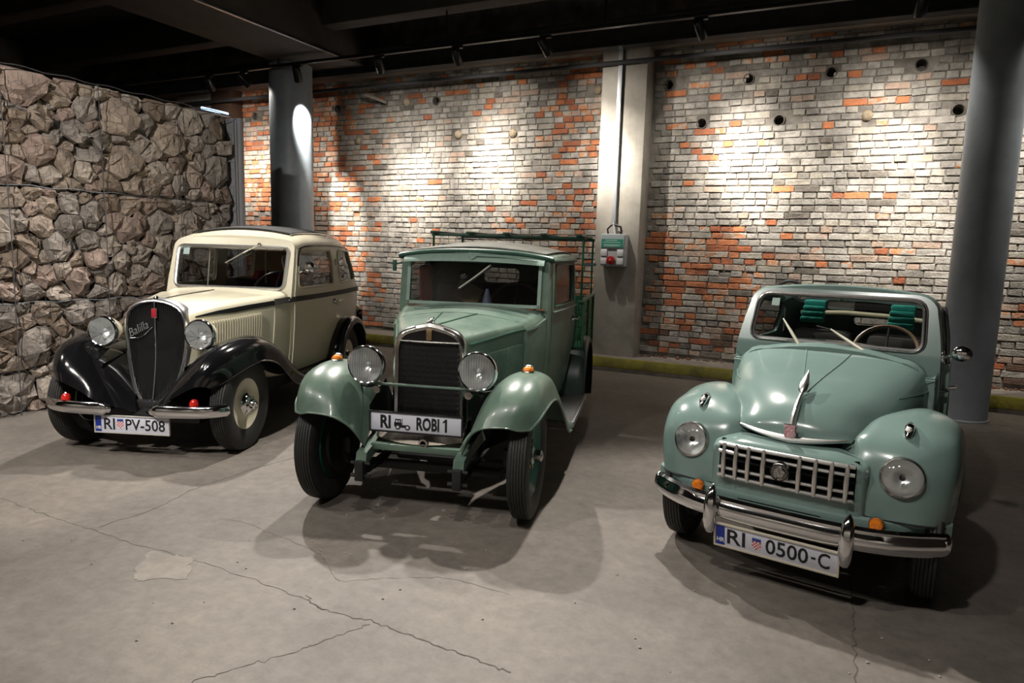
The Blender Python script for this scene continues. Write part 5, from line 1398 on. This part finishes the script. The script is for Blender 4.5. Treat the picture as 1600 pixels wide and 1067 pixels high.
    rl.obj('rolled_canvas', mat('canvas_black', (.03, .03, .03), .85, bump=(60, .3)), car)
    MB().tube([(-.455+.085*cos(a), 1.45, 1.262+.075*sin(a)) for a in np.linspace(0, pi, 14)], .013, 6).obj('canvas_hoop', DARK, car)
    # the door stands ajar, hinged at its rear edge
    dr = []
    zs = np.concatenate([np.linspace(.42, .98, 9)])
    for z in zs: dr.append([sk.side(y, z, .004, -1)*1 for y in np.linspace(.61, 1.40, 10)])
    dr = [[(-p.x, p.y, p.z) for p in r] for r in dr]
    ang = radians(1.6); hg = Vector((.50, 1.40, 0)); R = Matrix.Rotation(ang, 3, 'Z')
    def swing(m): m.v = [tuple(R @ (Vector(q)-hg)+hg) for q in m.v]; return m
    d = swing(MB().grid(dr)).obj('door', SAGE, car, 40); solid(d, .035)
    fr = MB().tube(catmull([(.512, .64, .98), (.497, .71, 1.12), (.475, .80, 1.235), (.468, 1.02, 1.24), (.462, 1.26, 1.20), (.485, 1.37, 1.04), (.492, 1.39, .98)], 4), .011, 6); swing(fr).obj('window_frame', DARK, d)
    gl = fan([Vector(q) for q in ((.510, .66, .985), (.475, .80, 1.23), (.468, 1.02, 1.235), (.462, 1.25, 1.19), (.49, 1.37, .985))]); swing(gl).obj('side_window', WINDOW, d, None)
    h = MB().tube([(.525, .72, .84), (.555, .72, .845), (.555, .81, .845)], .009, 8); swing(h).obj('door_handle', CHROME, d)
    m = MB().tube([(.512, .54, 1.02), (.53, .52, 1.025), (.56, .50, 1.04)], .008, 8); m.ball((.512, .54, 1.02), (.016, .016, .03), 10); mi = m.obj('door_mirror', CHROME, car)
    MB().ball((.592, .495, 1.052), (.046, .028, .040), 16).obj('mirror_head', CHROME, mi)
    for sg in (1, -1):
        m = MB().lathe([(0, .05), (.012, .04), (.014, 0)], (sg*.505, .55, .85), 'x', 10); m.obj('hinge_pin', CHROME, body)
    # rear fenders
    L = []
    for a in np.linspace(radians(190), radians(-30), 9):
        pt = lambda x, dr: (x, 2.0+(.42+dr)*cos(a), .30+(.42+dr)*sin(a))
        L.append([pt(.505, -.08), pt(.50, -.02), pt(.48, .015), pt(.44, .02), pt(.36, .01)])
    for q in both(MB().grid(surf(L, 4, 4)), 'rear_fender', SAGE, car, 60): solid(q, .006)
    for sg in (1, -1):
        q = MB().rbox((.44, .64, .27), (.515, 1.60, .31), .01); (q if sg > 0 else q.mirror()).obj('sill', SAGE, car)
        wheel(car, sg*.558, 0, .290, .115, .19, 'plain', radians(2), sg); wheel(car, sg*.425, 2.0, .290, .115, .19, 'plain', 0, sg)
    m = MB().rbox((-.38, -.15, .18), (.38, 2.3, .30), .02); m.tube([(-.5, 0, .27), (.5, 0, .27)], .025, 8); m.tube([(-.38, 2, .29), (.38, 2, .29)], .04, 8); m.obj('chassis', DARK, car)
    both(MB().grid([[(.34, -.25, .62), (.36, .2, .68), (.44, .5, .5)], [(.34, -.25, .25), (.36, .2, .25), (.44, .5, .25)]]), 'inner_wing', VOID, car)
    # interior
    m = MB()
    for sg in (1, -1): m.rbox((sg*.23-.19, 1.08, .40), (sg*.23+.19, 1.45, .62), .05)
    m.obj('seat_cushions', TAN, car)
    for sg in (1, -1):
        MB().rbox((sg*.23-.19, 1.42, .55), (sg*.23+.19, 1.54, 1.02), .05).obj('seat_back', INTERIOR, car)
    for x in (-.215, .265):
        m = MB()
        for k in range(4): m.rbox((x-.07+.004*k, 1.02+.01*k, 1.10+.034*k), (x+.07, 1.06+.01*k, 1.137+.034*k), .012, 2)
        m.obj('teal_sunshade', TEAL, car)
    MB().tube([(-.37, 1.44, 1.13), (-.1, 1.46, 1.145), (.2, 1.46, 1.14), (.37, 1.44, 1.125)], .014, 8).obj('hood_frame', mat('frame_cream', (.50, .46, .30), .5), car)
    MB().rbox((-.45, .57, .84), (.45, .68, 1.01), .03).obj('dashboard', TAN, car)
    steering_wheel(car, .22, .86, .985, .165, mat('wheel_tan', (.30, .20, .13), .4), .95)
    q = MB().rbox((-.07, .68, 1.215), (.07, .692, 1.268), .008).obj('cabin_mirror', mat('mirror_back', (.8, .8, .78), .25, .85), car); MB().tube([(0, .69, 1.262), (0, .685, 1.31)], .008, 6).obj('mirror_stem', CHROME, q)
    # wipers
    for (b, e, t0, t1) in (((-.165, 1.022), (-.268, 1.155), (-.268, 1.215), (-.258, 1.085)), ((.158, 1.020), (-.015, 1.118), (-.090, 1.128), (.06, 1.10))):
        P = [sk.front(x, z, .03, .3) for x, z in (b, e, t0, t1)]
        w = MB().tube([P[0], P[0].lerp(P[1], .5), P[1]], [.009, .008, .004], 6).obj('wiper', CREAM, car)
        MB().tube([P[2]+Vector((0, .01, 0)), P[3]+Vector((0, .01, 0))], .0035, 5).obj('wiper_blade', DARK, w); MB().tube([P[0], P[0]+Vector((.012, .02, -.02))], .010, 8).obj('wiper_pivot', CHROME, w)
    car.location = (-.141, 3.585, 0); car.rotation_euler = (0, 0, radians(-8.8))
    return car
sage_car()
